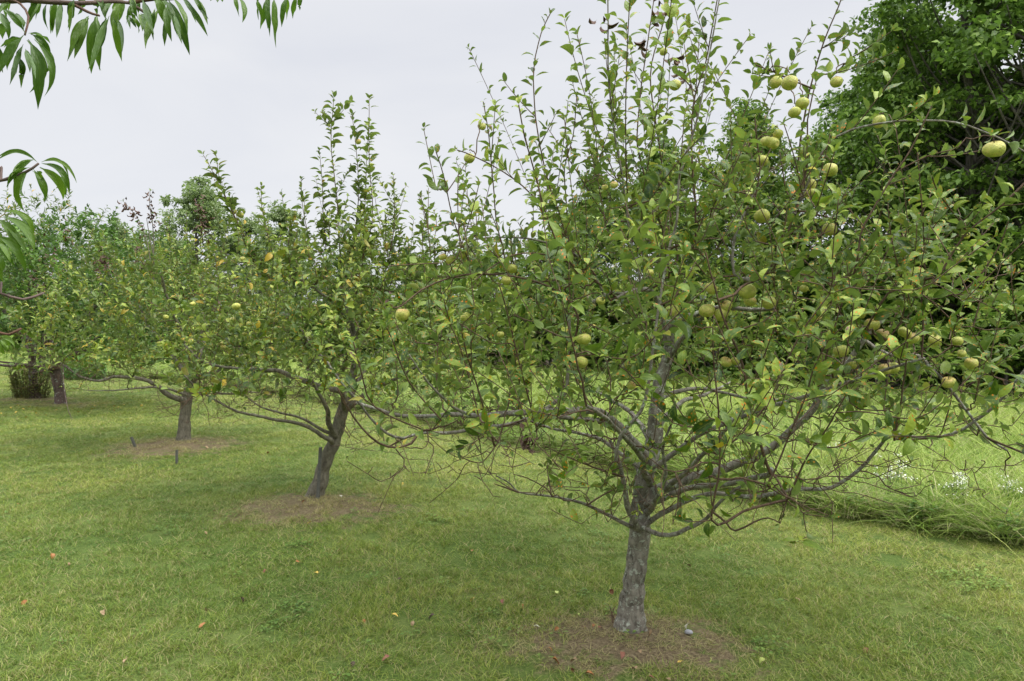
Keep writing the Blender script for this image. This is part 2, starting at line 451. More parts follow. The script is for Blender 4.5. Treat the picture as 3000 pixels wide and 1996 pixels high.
# ------------------------------------------------------------------ grass (stuff): tufts instanced on measured points
src = bpy.data.collections.new('tuft sources')      # not linked to the scene
def blade_tuft(name, mat, n, rad, h, w, lean, k=3, seed=0, curl=.6):
    r = np.random.default_rng(seed)
    a = r.uniform(0, 6.28, n); q = rad * np.sqrt(r.uniform(0, 1, n))
    base = np.stack((np.cos(a) * q, np.sin(a) * q, np.full(n, -.005)), -1)
    b = r.uniform(0, 6.28, n); ln = np.abs(r.normal(0, lean, n))
    D = norm(np.stack((np.cos(b) * ln, np.sin(b) * ln, np.ones(n)), -1))
    out = np.stack((np.cos(b), np.sin(b), np.zeros(n)), -1)
    H = h * r.uniform(.55, 1.15, n)
    cu = curl * r.uniform(.3, 1.4, n)
    f = r.uniform(0, 6.28, n)
    S = np.stack((np.cos(f), np.sin(f), np.zeros(n)), -1)
    ts = np.linspace(0, 1, k + 1)
    rows = []
    for t in ts:
        c = base + D * (H * t)[:, None] + out * (H * cu * t * t)[:, None] - np.array((0, 0, 1.)) * (H * cu * .45 * t * t)[:, None]
        ww = (w * (1 - .85 * t ** 1.6))
        rows.append(c - S * ww / 2); rows.append(c + S * ww / 2)
    V = np.stack(rows, 1).reshape(-1, 3)
    m = 2 * (k + 1)
    i = (np.arange(n) * m)[:, None] + (np.arange(k) * 2)[None]
    F = np.stack((i, i + 1, i + 3, i + 2), -1).reshape(-1, 4)
    A = np.zeros((n, m, 4), np.float32)
    A[..., 0] = r.uniform(0, 1, n)[:, None]; A[..., 1] = r.uniform(0, 1, n)[:, None]
    A[..., 2] = np.repeat(ts, 2)[None]; A[..., 3] = 1
    return bpy.data.objects.new(name, make_mesh(name, V, F, mat, A.reshape(-1, 4)))

def weed_tuft(name, mat, n, rad, L, W, seed):
    r = np.random.default_rng(seed)
    a = np.arange(n) * 2.4 + r.normal(0, .3, n); q = rad * r.uniform(.1, 1, n)
    Pb = np.stack((np.cos(a) * q, np.sin(a) * q, r.uniform(.01, .045, n)), -1)
    D = np.stack((np.cos(a), np.sin(a), r.uniform(.2, .9, n)), -1)
    N = np.stack((-np.cos(a) * .5, -np.sin(a) * .5, np.ones(n)), -1)
    V, F, A = leaf_arrays(Pb, D, N, L * r.uniform(.6, 1.2, n), W * r.uniform(.7, 1.2, n), .8, .2, r.uniform(0, 1, n), r.uniform(0, .9, n), FAR_T, FAR_W)
    return bpy.data.objects.new(name, make_mesh(name, V, F, mat, A))

def tuft_field(name, pts, scale, yaw, tilt, idx, dry, hue, sources, label, cat):
    c = bpy.data.collections.new(name + ' tufts')
    src.children.link(c)
    for k, s in enumerate(sources):
        s.name = 'tuft_%02d' % k if False else '%s tuft %02d' % (name, k)
        c.objects.link(s)
    me = bpy.data.meshes.new(name)
    me.vertices.add(len(pts)); me.vertices.foreach_set('co', np.asarray(pts, np.float32).ravel())
    def at(n, ty, fld, v):
        a = me.attributes.new(n, ty, 'POINT'); a.data.foreach_set(fld, np.asarray(v).ravel())
    at('scl', 'FLOAT_VECTOR', 'vector', np.asarray(scale, np.float32))
    rot = np.stack((tilt[:, 0], tilt[:, 1], yaw), -1)
    at('rot', 'FLOAT_VECTOR', 'vector', rot.astype(np.float32))
    at('idx', 'INT', 'value', idx.astype(np.int32))
    at('dry', 'FLOAT', 'value', dry.astype(np.float32))
    at('hue', 'FLOAT', 'value', hue.astype(np.float32))
    o = obj(name, me)
    ng = bpy.data.node_groups.new(name, 'GeometryNodeTree')
    ng.interface.new_socket('Geometry', in_out='INPUT', socket_type='NodeSocketGeometry')
    ng.interface.new_socket('Geometry', in_out='OUTPUT', socket_type='NodeSocketGeometry')
    gi = ng.nodes.new('NodeGroupInput'); go = ng.nodes.new('NodeGroupOutput')
    ci = ng.nodes.new('GeometryNodeCollectionInfo'); ci.inputs['Collection'].default_value = c
    ci.inputs['Separate Children'].default_value = True; ci.inputs['Reset Children'].default_value = True
    ip = ng.nodes.new('GeometryNodeInstanceOnPoints'); ip.inputs['Pick Instance'].default_value = True
    def na(n, ty):
        x = ng.nodes.new('GeometryNodeInputNamedAttribute'); x.data_type = ty; x.inputs['Name'].default_value = n
        return x.outputs['Attribute']
    ng.links.new(gi.outputs[0], ip.inputs['Points']); ng.links.new(ci.outputs[0], ip.inputs['Instance'])
    ng.links.new(na('idx', 'INT'), ip.inputs['Instance Index'])
    ng.links.new(na('rot', 'FLOAT_VECTOR'), ip.inputs['Rotation'])
    ng.links.new(na('scl', 'FLOAT_VECTOR'), ip.inputs['Scale'])
    ng.links.new(ip.outputs[0], go.inputs[0])
    md = o.modifiers.new('tufts', 'NODES'); md.node_group = ng
    return tag(o, label, cat, kind='stuff')

def scatter(y0, y1, per_m2, margin=2.0):
    n = int((.75 * (y1 ** 2 - y0 ** 2) + 2 * margin * (y1 - y0)) * per_m2)
    wid = lambda y: .75 * y * 1.02 + margin
    y = np.sqrt(rng.uniform(0, 1, int(n * 1.6)) * (y1 ** 2 - y0 ** 2) + y0 ** 2)
    # accept by width
    acc = rng.uniform(0, 1, len(y)) < (wid(y) / y) / (wid(y0) / y0)
    y = y[acc][:n] if acc.sum() > n else y[acc]
    x = rng.uniform(-1, 1, len(y)) * wid(y)
    return x, y

def ring_w(x, y):
    w = np.zeros_like(x)
    nn = smooth_noise(x, y, 7, 5) * .35
    for (c, r, s) in RINGS:
        d = np.sqrt(((x - c[0]) / r[0]) ** 2 + ((y - c[1]) / r[1]) ** 2) + nn
        w = np.maximum(w, s * np.clip((1.15 - d) / .5, 0, 1))
    return w

def build_lawn():
    X = []; Y = []; SC = []
    for (a, b, d, s) in ((1.2, 3.0, 160, 1.0), (3.0, 4.6, 330, .95), (4.6, 7, 210, 1.1), (7, 11, 110, 1.4), (11, 18, 50, 1.9), (18, 40, 16, 2.8)):
        x, y = scatter(a, b, d); X.append(x); Y.append(y); SC.append(np.full(len(x), s))
    x = np.concatenate(X); y = np.concatenate(Y); s = np.concatenate(SC)
    jit = smooth_noise(x, y, 3.0, 11) * .10
    keep = x < meadow_edge(y) + .05 + jit
    w = ring_w(x, y)
    keep &= rng.uniform(0, 1, len(x)) > w * .55
    for c, rr in ((T1, .075), (T2, .11), (T3, .14), (T4, .2), (T5, .16)):
        keep &= (x - c[0]) ** 2 + (y - c[1]) ** 2 > rr ** 2
    x, y, s, w = x[keep], y[keep], s[keep], w[keep]
    n = len(x)
    big = smooth_noise(x, y, .9, 3); fine = smooth_noise(x, y, 4.2, 4); mid = smooth_noise(x, y, 2.1, 8)
    hue = np.clip(.43 + .22 * big + .24 * mid + .2 * fine + rng.normal(0, .08, n), 0, 1)
    # the drier strip that gets more light towards the meadow
    de = np.clip(1 - (meadow_edge(y) - x) / 3.2, 0, 1)
    hue = np.clip(hue + .32 * de + .10 * np.clip((y - 4) / 5, 0, 1), 0, 1)
    dry = np.clip(.08 + .10 * mid + .08 * de + .75 * w + rng.normal(0, .08, n), 0, .85)
    hgt = s ** .35 * np.clip(1 + .22 * fine + .18 * mid - .35 * w - .2 * de + rng.normal(0, .12, n), .4, 1.9)
    sc = np.stack((s, s, hgt), -1)
    idx = rng.integers(0, 6, n)
    wd = (smooth_noise(x, y, 3.4, 21) > .75) | (rng.uniform(0, 1, n) < .03) | ((w > .25) & (rng.uniform(0, 1, n) < .35))
    wd &= rng.uniform(0, 1, n) < .4
    idx = np.where(wd, rng.integers(6, 9, n), idx)
    sc[wd] = (s[wd] ** .3)[:, None] * rng.uniform(.5, 1.1, wd.sum())[:, None]
    tall = (rng.uniform(0, 1, n) < .035) & ~wd
    sc[tall, 2] *= 1.6
    yaw = rng.uniform(0, 6.28, n); tilt = rng.normal(0, .12, (n, 2))
    pts = np.stack((x, y, hills(x, y)), -1)
    so = [blade_tuft('t', M['lawn_blade'], 36, .07, .046, .0038, .55, 3, seed=i, curl=.8) for i in range(6)]
    so += [weed_tuft('w', M['weed_leaf'], 12, .06, .03, .016, 40 + i) for i in range(3)]
    tuft_field('lawn_grass', pts, sc, yaw, tilt, idx, dry, hue, so, 'short mown green lawn grass with clover and dry blades', 'grass')
    print('lawn tufts', n)
build_lawn()

def forest_y(x):      # front line of the woodland
    return np.interp(x, [-60, -20, -5.6, 3.2, 9.4, 16], [44, 42, 32, 22.8, 13.4, 8])

def build_meadow():
    X = []; Y = []; SC = []
    for (a, b, d, s) in ((1.5, 8, 42, 1.0), (8, 13, 26, 1.15), (13, 22, 12, 1.5), (22, 46, 5.5, 2.1)):
        x, y = scatter(a, b, d, 3.0); X.append(x); Y.append(y); SC.append(np.full(len(x), s))
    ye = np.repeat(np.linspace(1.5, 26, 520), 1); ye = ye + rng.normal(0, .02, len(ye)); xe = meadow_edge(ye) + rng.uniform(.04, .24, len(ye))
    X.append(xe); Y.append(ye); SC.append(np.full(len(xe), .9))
    x = np.concatenate(X); y = np.concatenate(Y); s = np.concatenate(SC)
    e = x - meadow_edge(y)
    keep = (e > .03 + smooth_noise(x, y, 2.5, 31) * .08) & (y < forest_y(x) + .4)
    x, y, s, e = x[keep], y[keep], s[keep], e[keep]
    n = len(x)
    big = smooth_noise(x, y, .8, 13); mid = smooth_noise(x, y, 2.3, 14)
    fin = smooth_noise(x, y, 5.5, 17)
    hue = np.clip(.5 + .25 * big + .25 * mid + .2 * fin + rng.normal(0, .15, n), 0, 1)
    hue = np.clip(hue - .32 * np.exp(-(e / .22) ** 2), 0, 1)  # edge blades darkened: shadow among the dense growth put into their colour
    dry = np.clip(.06 + .08 * mid + rng.normal(0, .06, n) + .12 * np.exp(-e / .3), 0, .6)
    h = np.clip(.68 + .18 * big + .16 * mid + .14 * fin + rng.normal(0, .15, n), .3, 1.5) * (1 - .3 * np.exp(-e / .2))
    sc = np.stack((s, s, h * s ** .25), -1)
    idx = rng.integers(0, 5, n)
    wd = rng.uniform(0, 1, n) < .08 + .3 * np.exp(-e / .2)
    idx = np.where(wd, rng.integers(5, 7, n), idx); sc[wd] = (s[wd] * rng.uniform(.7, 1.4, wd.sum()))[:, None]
    yaw = rng.normal(.6, .9, n); tilt = rng.normal(0, .1, (n, 2))
    pts = np.stack((x, y, hills(x, y)), -1)
    so = [blade_tuft('t', M['meadow_blade'], 56, .14, .55, .0088, .36, 4, seed=60 + i, curl=.75) for i in range(5)]
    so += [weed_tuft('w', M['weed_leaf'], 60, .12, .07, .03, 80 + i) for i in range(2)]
    for o in so[5:]:
        co = np.empty(len(o.data.vertices) * 3, np.float32); o.data.vertices.foreach_get('co', co); co = co.reshape(-1, 3)
        blk = len(FAR_T) * 3
        lift = np.repeat(rng.uniform(0, .16, len(co) // blk), blk); co[:, 2] += lift
        o.data.vertices.foreach_set('co', co.ravel())
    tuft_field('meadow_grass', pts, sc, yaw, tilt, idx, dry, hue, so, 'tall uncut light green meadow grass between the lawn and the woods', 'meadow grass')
    print('meadow tufts', n)
build_meadow()

# ------------------------------------------------------------------ trees of the orchard
class Tree:
    def __init__(s, name, base, label, cat, bark, twig, leafmat, leafL=.075, aspect=.5, T=APPLE_T, PW=APPLE_W, group=None):
        s.root = empty(name, (base[0], base[1], 0), label, cat, group)
        s.base = np.array((base[0], base[1], 0.)); s.bark = bark; s.twig = twig; s.leafmat = leafmat
        s.np_ = []; s.nr = []; s.ng = []; s.nd = []
        s.wood = {}; s.thin = {}; s.names = {}
        s.L = leafL; s.asp = aspect; s.T = T; s.PW = PW
        s.lv = []; s.lt = []; s.dead = []; s.apples = []; s.sides = 8
        s.droop = (.35, 1.6)
    def part(s, g, thick):
        d = s.wood if thick else s.thin
        return d.setdefault(g, Buf())
    def limb(s, pts, r0, r1, g, name='branch', step=.04, sides=None, lump=.05, nodes=True, wob=.15, pw=1.0, radii=None):
        s.names[g] = name
        p = resample(pts, step); n = len(p)
        tt = np.linspace(0, 1, n)
        r = np.interp(tt, np.linspace(0, 1, len(radii)), radii) if radii is not None else r0 + (r1 - r0) * tt ** pw
        if wob and n > 4:
            k = rng.normal(0, 1, (n, 3)); k = (k + np.roll(k, 1, 0) + np.roll(k, 2, 0)) / 3
            k *= (r * wob * 2.2)[:, None] + .0012; k[0] = 0; p = p + k
        sd = sides or (14 if max(r) > .03 else 8 if max(r) > .008 else 5)
        V, F = tube(p, r, sd, lump if sd > 5 else 0)
        s.part(g, max(r) > .0075).add(V, F)
        if nodes: s.addnodes(p, r, g)
        return p, r
    def addnodes(s, p, r, g):
        d = norm(np.gradient(p, axis=0))
        s.np_.append(p); s.nr.append(np.asarray(r)); s.ng += [g] * len(p); s.nd.append(d)
    def cat(s):
        s.NP = np.concatenate(s.np_); s.NR = np.concatenate(s.nr); s.ND = np.concatenate(s.nd)
        s.np_ = [s.NP]; s.nr = [s.NR]; s.nd = [s.ND]
    def leaf(s, Pb, D, N, L, tipf=None):
        n = len(Pb)
        L = L * rng.uniform(.78, 1.25)
        tint = np.full(n, rng.normal(0, .17) + (.6 if rng.uniform() < .035 else 0))
        s.lt.append(tint)
        s.lv.append((Pb, D, N, L * np.where(rng.uniform(0, 1, n) < .2, rng.uniform(.45, .7, n), rng.uniform(.75, 1.2, n))))
    def leafy(s, p, f0=.0, f1=1.0, sp=.024, L=None, th=(34, 60), skip=.08, upk=.35):
        """alternate leaves along a shoot"""
        L = L or s.L
        seg = np.linalg.norm(np.diff(p, axis=0), axis=1); cum = np.concatenate(([0], np.cumsum(seg))); tot = cum[-1]
        if tot < .02: return
        q = np.arange(tot * f0, tot * f1, sp); q = q + rng.normal(0, sp * .2, len(q))
        q = q[rng.uniform(0, 1, len(q)) > skip + .22 * (np.sin(q * 17 + rng.uniform(0, 6)) > .45)]
        q = np.append(np.clip(q, 0, tot), [tot, tot * .995])
        Pb = np.stack([np.interp(q, cum, p[:, i]) for i in range(3)], -1)
        T = norm(np.stack([np.interp(q, cum, np.gradient(p[:, i])) for i in range(3)], -1))
        n = len(q)
        ref = np.where(np.abs(T[:, 2:3]) < .9, np.array((0, 0, 1.)), np.array((1., 0, 0)))
        u = norm(np.cross(T, ref)); v = np.cross(T, u)
        a = np.arange(n) * 2.4 + rng.uniform(0, 6.28) + rng.normal(0, .35, n)
        rad = np.cos(a)[:, None] * u + np.sin(a)[:, None] * v
        # leaves on a lying branch turn to its upper side
        flat = 1 - np.abs(T[:, 2:3])
        rad = norm(rad + np.array((0, 0, .75)) * flat)
        rem = np.clip((tot - q) / .14, 0, 1)
        thh = np.radians(rng.uniform(th[0], th[1], n)) * (.55 + .45 * rem)
        D = norm(T * np.cos(thh)[:, None] + rad * np.sin(thh)[:, None] + np.array((0, 0, .1)) + rng.normal(0, .16, (n, 3)))
        N = norm(T - D * (T * D).sum(1, keepdims=True)) + np.array((0, 0, upk)) + rng.normal(0, .42, (n, 3))
        s.leaf(Pb, D, N, L * (.55 + .45 * rem) )
    def rosette(s, pos, d, k, L=None):
        L = L or s.L
        a = np.arange(k) * 2.4 + rng.uniform(0, 6.28)
        ax = norm(d * .3 + np.array((0, 0, .8)) + rng.normal(0, .3, 3))
        u = norm(np.cross(ax, (1, 0, .1))); v = np.cross(ax, u)
        rad = np.cos(a)[:, None] * u + np.sin(a)[:, None] * v
        D = norm(rad + ax * rng.uniform(.2, .9, (k, 1)))
        N = ax + rng.normal(0, .25, (k, 3)) + np.array((0, 0, .4))
        s.leaf(np.repeat(pos[None], k, 0), D, N, L * rng.uniform(.6, 1.05, k))
    def twig_path(s, a, da, b, up=.25, n=None):
        d = np.linalg.norm(b - a)
        c1 = a + norm(da) * d * .35; c2 = b - np.array((0, 0, 1.)) * d * up - norm(b - a) * d * .2
        n = n or max(5, int(d / .05))
        t = np.linspace(0, 1, n)[:, None]
        p = (1 - t) ** 3 * a + 3 * (1 - t) ** 2 * t * c1 + 3 * (1 - t) * t * t * c2 + t ** 3 * b
        k = rng.normal(0, .006, p.shape); k[0] = 0; k[-1] = 0
        return p + k
    def attach(s, b, low=.8, maxd=None):
        v = s.NP - b
        cost = np.linalg.norm(v, axis=1) + low * np.maximum(0, v[:, 2]) + .12 * (s.NR < .0022)
        i = int(np.argmin(cost))
        return i
    def grow(s, targets, shoot=(.15, .4), bare=False, sp=.024, L=None, upright=.75, ros=.3, low=.8):
        s.cat()
        c = s.base + np.array((0, 0, .9))
        order = np.argsort(np.linalg.norm((targets - c) * np.array((1, 1, .8)), axis=1))
        batch = 0
        for j in order:
            b = targets[j]
            i = s.attach(b, low)
            a = s.NP[i]; g = s.ng[i]; d = np.linalg.norm(b - a)
            if d < .025: continue
            out = norm(b - a)
            side = s.ND[i] * .5 + out * .9 + rng.normal(0, .15, 3)
            p = s.twig_path(a, side, b, .05 if bare else .2)
            r0 = min(s.NR[i] * .85, .0022 + .0052 * d + (.0015 if not bare else .0006)); r1 = .0014 if bare else .0018
            ln = rng.uniform(*shoot)
            if ln > 0.02:
                td = norm(norm(p[-1] - p[-2]) + np.array((0, 0, upright)) + np.array(((b - c)[0], (b - c)[1], 0)) * .12 + rng.normal(0, .22, 3))
                k = max(3, int(ln / .06)); q = np.linspace(0, 1, k + 1)[1:, None]
                bend = norm(rng.normal(0, 1, 3) * np.array((1, 1, .2)))
                sh = b + td * ln * q + bend * ln * .1 * q ** 2
                full = np.vstack((p, sh))
            else: full = p
            n = len(full); r = np.linspace(r0, r1, n)
            V, F = tube(full, r, 5 if r0 > .004 else 4)
            s.part(g, False).add(V, F)
            s.NP = np.vstack((s.NP, full[1:])); s.NR = np.concatenate((s.NR, r[1:])); s.ND = np.vstack((s.ND, norm(np.gradient(full, axis=0))[1:]))
            s.ng += [g] * (n - 1)
            if bare:
                for _ in range(rng.integers(0, 4)):      # short spurs
                    m = rng.integers(1, n); e = full[m] + norm(rng.normal(0, 1, 3) + np.array((0, 0, .6))) * rng.uniform(.015, .07)
                    V, F = tube(np.array((full[m], (full[m] + e) / 2 + rng.normal(0, .003, 3), e)), (.0016, .0018, .0014), 4); s.part(g, False).add(V, F)
                if rng.uniform() < .15: s.rosette(full[-1], out, 2, s.L * .6)
            else:
                s.leafy(full, .35 if d > .25 else .15, 1, sp, L)
                if rng.uniform() < ros: s.rosette(full[rng.integers(1, n)], out, rng.integers(3, 6), L)
        s.np_ = [s.NP]; s.nr = [s.NR]; s.nd = [s.ND]
    def shoot(s, pts, r0, r1, g, f0=.1, sp=.024, L=None, step=.05, side=0, name='branch'):
        """measured water shoot: first point joined to the tree"""
        p = np.asarray(pts, float)
        s.cat()
        i = s.attach(p[0], 1.2)
        a = s.NP[i]
        if np.linalg.norm(a - p[0]) > .03:
            j = s.twig_path(a, norm(p[0] - a), p[0], .1, 5)[:-1]
            p = np.vstack((j, p))
        k = np.linspace(0, 1, len(p))[:, None]; bd = rng.normal(0, 1, 3) * np.array((1, 1, .2)); ln = np.linalg.norm(p[-1] - p[0])
        p = p + bd * np.sin(k * rng.uniform(5, 9)) * .018 * ln * k
        q, r = s.limb(p, r0, r1, s.ng[i], s.names.get(s.ng[i], name), step=step, sides=6, wob=.1)
        s.leafy(q, f0, 1, sp, L)
        for _ in range(side):
            m = rng.integers(int(len(q) * .25), int(len(q) * .85)); ln = rng.uniform(.1, .28)
            d = norm(norm(q[m] - q[m - 1]) + norm(rng.normal(0, 1, 3)) * .8)
            e = q[m] + d * ln * np.linspace(0, 1, 5)[:, None] + np.array((0, 0, .12)) * ln * np.linspace(0, 1, 5)[:, None] ** 2
            V, F = tube(e, np.linspace(.0026, .0015, 5), 4); s.part(s.ng[i], False).add(V, F)
            s.leafy(e, .1, 1, sp, L)
        return q
    def add_apple(s, pos, r):
        s.apples.append((np.asarray(pos, float), r))
    def finish(s, dead=0):
        # apples: a spur from the nearest twig, then the fruit under it
        s.cat()
        for (pos, r) in s.apples:
            top = pos + np.array((0, 0, r * .75 + .018))
            d = np.linalg.norm(s.NP - top, axis=1) + .3 * (np.linalg.norm(s.NP - pos, axis=1) < r * 1.2)
            i = int(np.argmin(d)); a = s.NP[i]
            if np.linalg.norm(a - top) > .012:
                p = s.twig_path(a, norm(top - a + np.array((0, 0, .1))), top, -.15, 7)
                V, F = tube(p, np.linspace(min(.0035, s.NR[i]), .0022, 7), 5); s.part(s.ng[i], False).add(V, F)
            s.rosette(top, np.array((0, 0, 1.)), rng.integers(2, 5))
        Pb = np.concatenate([l[0] for l in s.lv]); D = np.concatenate([l[1] for l in s.lv]); N = np.concatenate([l[2] for l in s.lv]); L = np.concatenate([l[3] for l in s.lv])
        TI = np.concatenate(s.lt)
        D = norm(D)
        mid = Pb + D * L[:, None] * .6
        keep = np.ones(len(Pb), bool)
        eye = np.array((0, 0, CAM_H))
        for (pos, r) in s.apples:      # a fruit pushes the leaves round it aside
            keep &= np.linalg.norm(mid - pos, axis=1) > r * 1.15
            w = eye - pos; dist = np.linalg.norm(w); w = w / dist
            rel = mid - pos; al = rel @ w; pe = np.linalg.norm(rel - al[:, None] * w, axis=1)
            keep &= ~((al > 0) & (al < 1.1) & (pe < r * 1.3) & (rng.uniform(0, 1, len(mid)) < .92))
        keep &= np.linalg.norm(Pb - eye, axis=1) > 1.15
        Pb, D, N, L, TI = Pb[keep], D[keep], N[keep], L[keep], TI[keep]
        n = len(Pb)
        V, F, A = leaf_arrays(Pb, D, N, L, L * s.asp * rng.uniform(.7, 1.2, n), rng.uniform(*s.droop, n), rng.uniform(.1, .75, n) + 1.0 * (rng.uniform(0, 1, n) < .07), np.clip(rng.normal(.42, .22, n) + TI, 0, 1), rng.uniform(0, 1, n), s.T, s.PW, .07)
        obj('crown', make_mesh('crown leaves', V, F, s.leafmat, A), s.root)
        print(s.root.name, 'leaves', n)
        if s.dead:
            Pb = np.concatenate([l[0] for l in s.dead]); D = np.concatenate([l[1] for l in s.dead]); n = len(Pb)
            V, F, A = leaf_arrays(Pb, D, rng.normal(0, 1, (n, 3)), rng.uniform(.6, 1, n) * s.L, s.L * .3, 2.2, 1.2, rng.uniform(0, 1, n), 0., s.T, s.PW, .2)
            o = obj('withered_leaves', make_mesh('withered leaves', V, F, M['dead_leaf'], A), s.root)
            o['label'] = 'brown curled withered leaves'
        for g in s.names:
            B = Buf(); mi = []
            for k, d in enumerate((s.wood, s.thin)):
                if g in d:
                    for V, F in zip(d[g].V, d[g].F):
                        pass
                    Vc = np.concatenate(d[g].V); Fc = np.concatenate(d[g].F)
                    B.add(Vc, Fc); mi += [k] * len(Fc)
            if not mi: continue
            obj(s.names[g], B.mesh(s.names[g], [s.bark, s.twig], True, mi), s.root)
        for k, (pos, r) in enumerate(s.apples):
            me = APPLES[k % len(APPLES)]
            o = bpy.data.objects.new('apple', me); COL.objects.link(o); o.parent = s.root
            o.location = Vector(pos) - Vector(s.root.location)
            o.scale = (r, r, r * rng.uniform(.86, 1.0)); o.rotation_euler = (rng.normal(0, .3), rng.normal(0, .3), rng.uniform(0, 6.28))
            st = bpy.data.objects.new('stem', STEM); COL.objects.link(st); st.parent = o
    def dead_bunch(s, pos, n=7, spread=.05):
        Pb = pos + rng.normal(0, spread, (n, 3)) * np.array((.6, .6, 1.1)); D = rng.normal(0, .5, (n, 3)) + np.array((0, 0, -1.))
        s.dead.append((Pb, D))

def make_apple_meshes():
    out = []
    for k in range(5):
        r = np.random.default_rng(100 + k)
        nu, nv = 26, 18
        v = np.linspace(0, np.pi, nv)[:, None]; u = (np.arange(nu) / nu * 2 * np.pi)[None]
        rad = np.sin(v) ** .92 * (1 + .05 * np.cos(v))
        z = np.cos(v) * .92 - .30 * np.exp(-(np.sin(v) / .28) ** 2) * np.sign(np.cos(v)) * np.where(np.cos(v) > 0, 1, .7)
        lump = 1 + .035 * np.sin(5 * u + 1) * (v / np.pi) + .05 * np.sin(2 * u + r.uniform(0, 6)) * np.sin(v) + .04 * np.sin(3 * u + 2 * v + r.uniform(0, 6))
        x = rad * np.cos(u) * lump; y = rad * np.sin(u) * lump; zz = z * np.ones_like(u) * (1 + .05 * np.sin(u + r.uniform(0, 6)))
        if k in (1, 3):                                  # a bitten, sunken scar in one flank
            a = r.uniform(0, 6.28); d = np.sqrt((x - np.cos(a) * .9) ** 2 + (y - np.sin(a) * .9) ** 2 + (zz - .1) ** 2)
            f = 1 - .28 * np.exp(-(d / .28) ** 2); x, y, zz = x * f, y * f, zz * f
        V = np.stack((x, y, zz), -1).reshape(-1, 3)
        i = (np.arange(nv - 1) * nu)[:, None]; j = np.arange(nu)[None]; jj = (j + 1) % nu
        F = np.stack((i + j, i + nu + j, i + nu + jj, i + jj), -1).reshape(-1, 4)
        out.append(make_mesh('apple', V, F, M['apple']))
    p = np.array(((0, 0, .5), (.03, 0, .75), (.02, .05, 1.0), (0, .08, 1.25)))
    V, F = tube(p, (.06, .045, .045, .06), 6)
    return out, make_mesh('stem', V, F, M['stem'])
APPLES, STEM = make_apple_meshes()

def sample_env(n, f):
    out = []
    tot = 0
    while tot < n:
        c = f(4 * n); out.append(c); tot += len(c)
    return np.concatenate(out)[:n]

#--TREES--
exec_trees = True

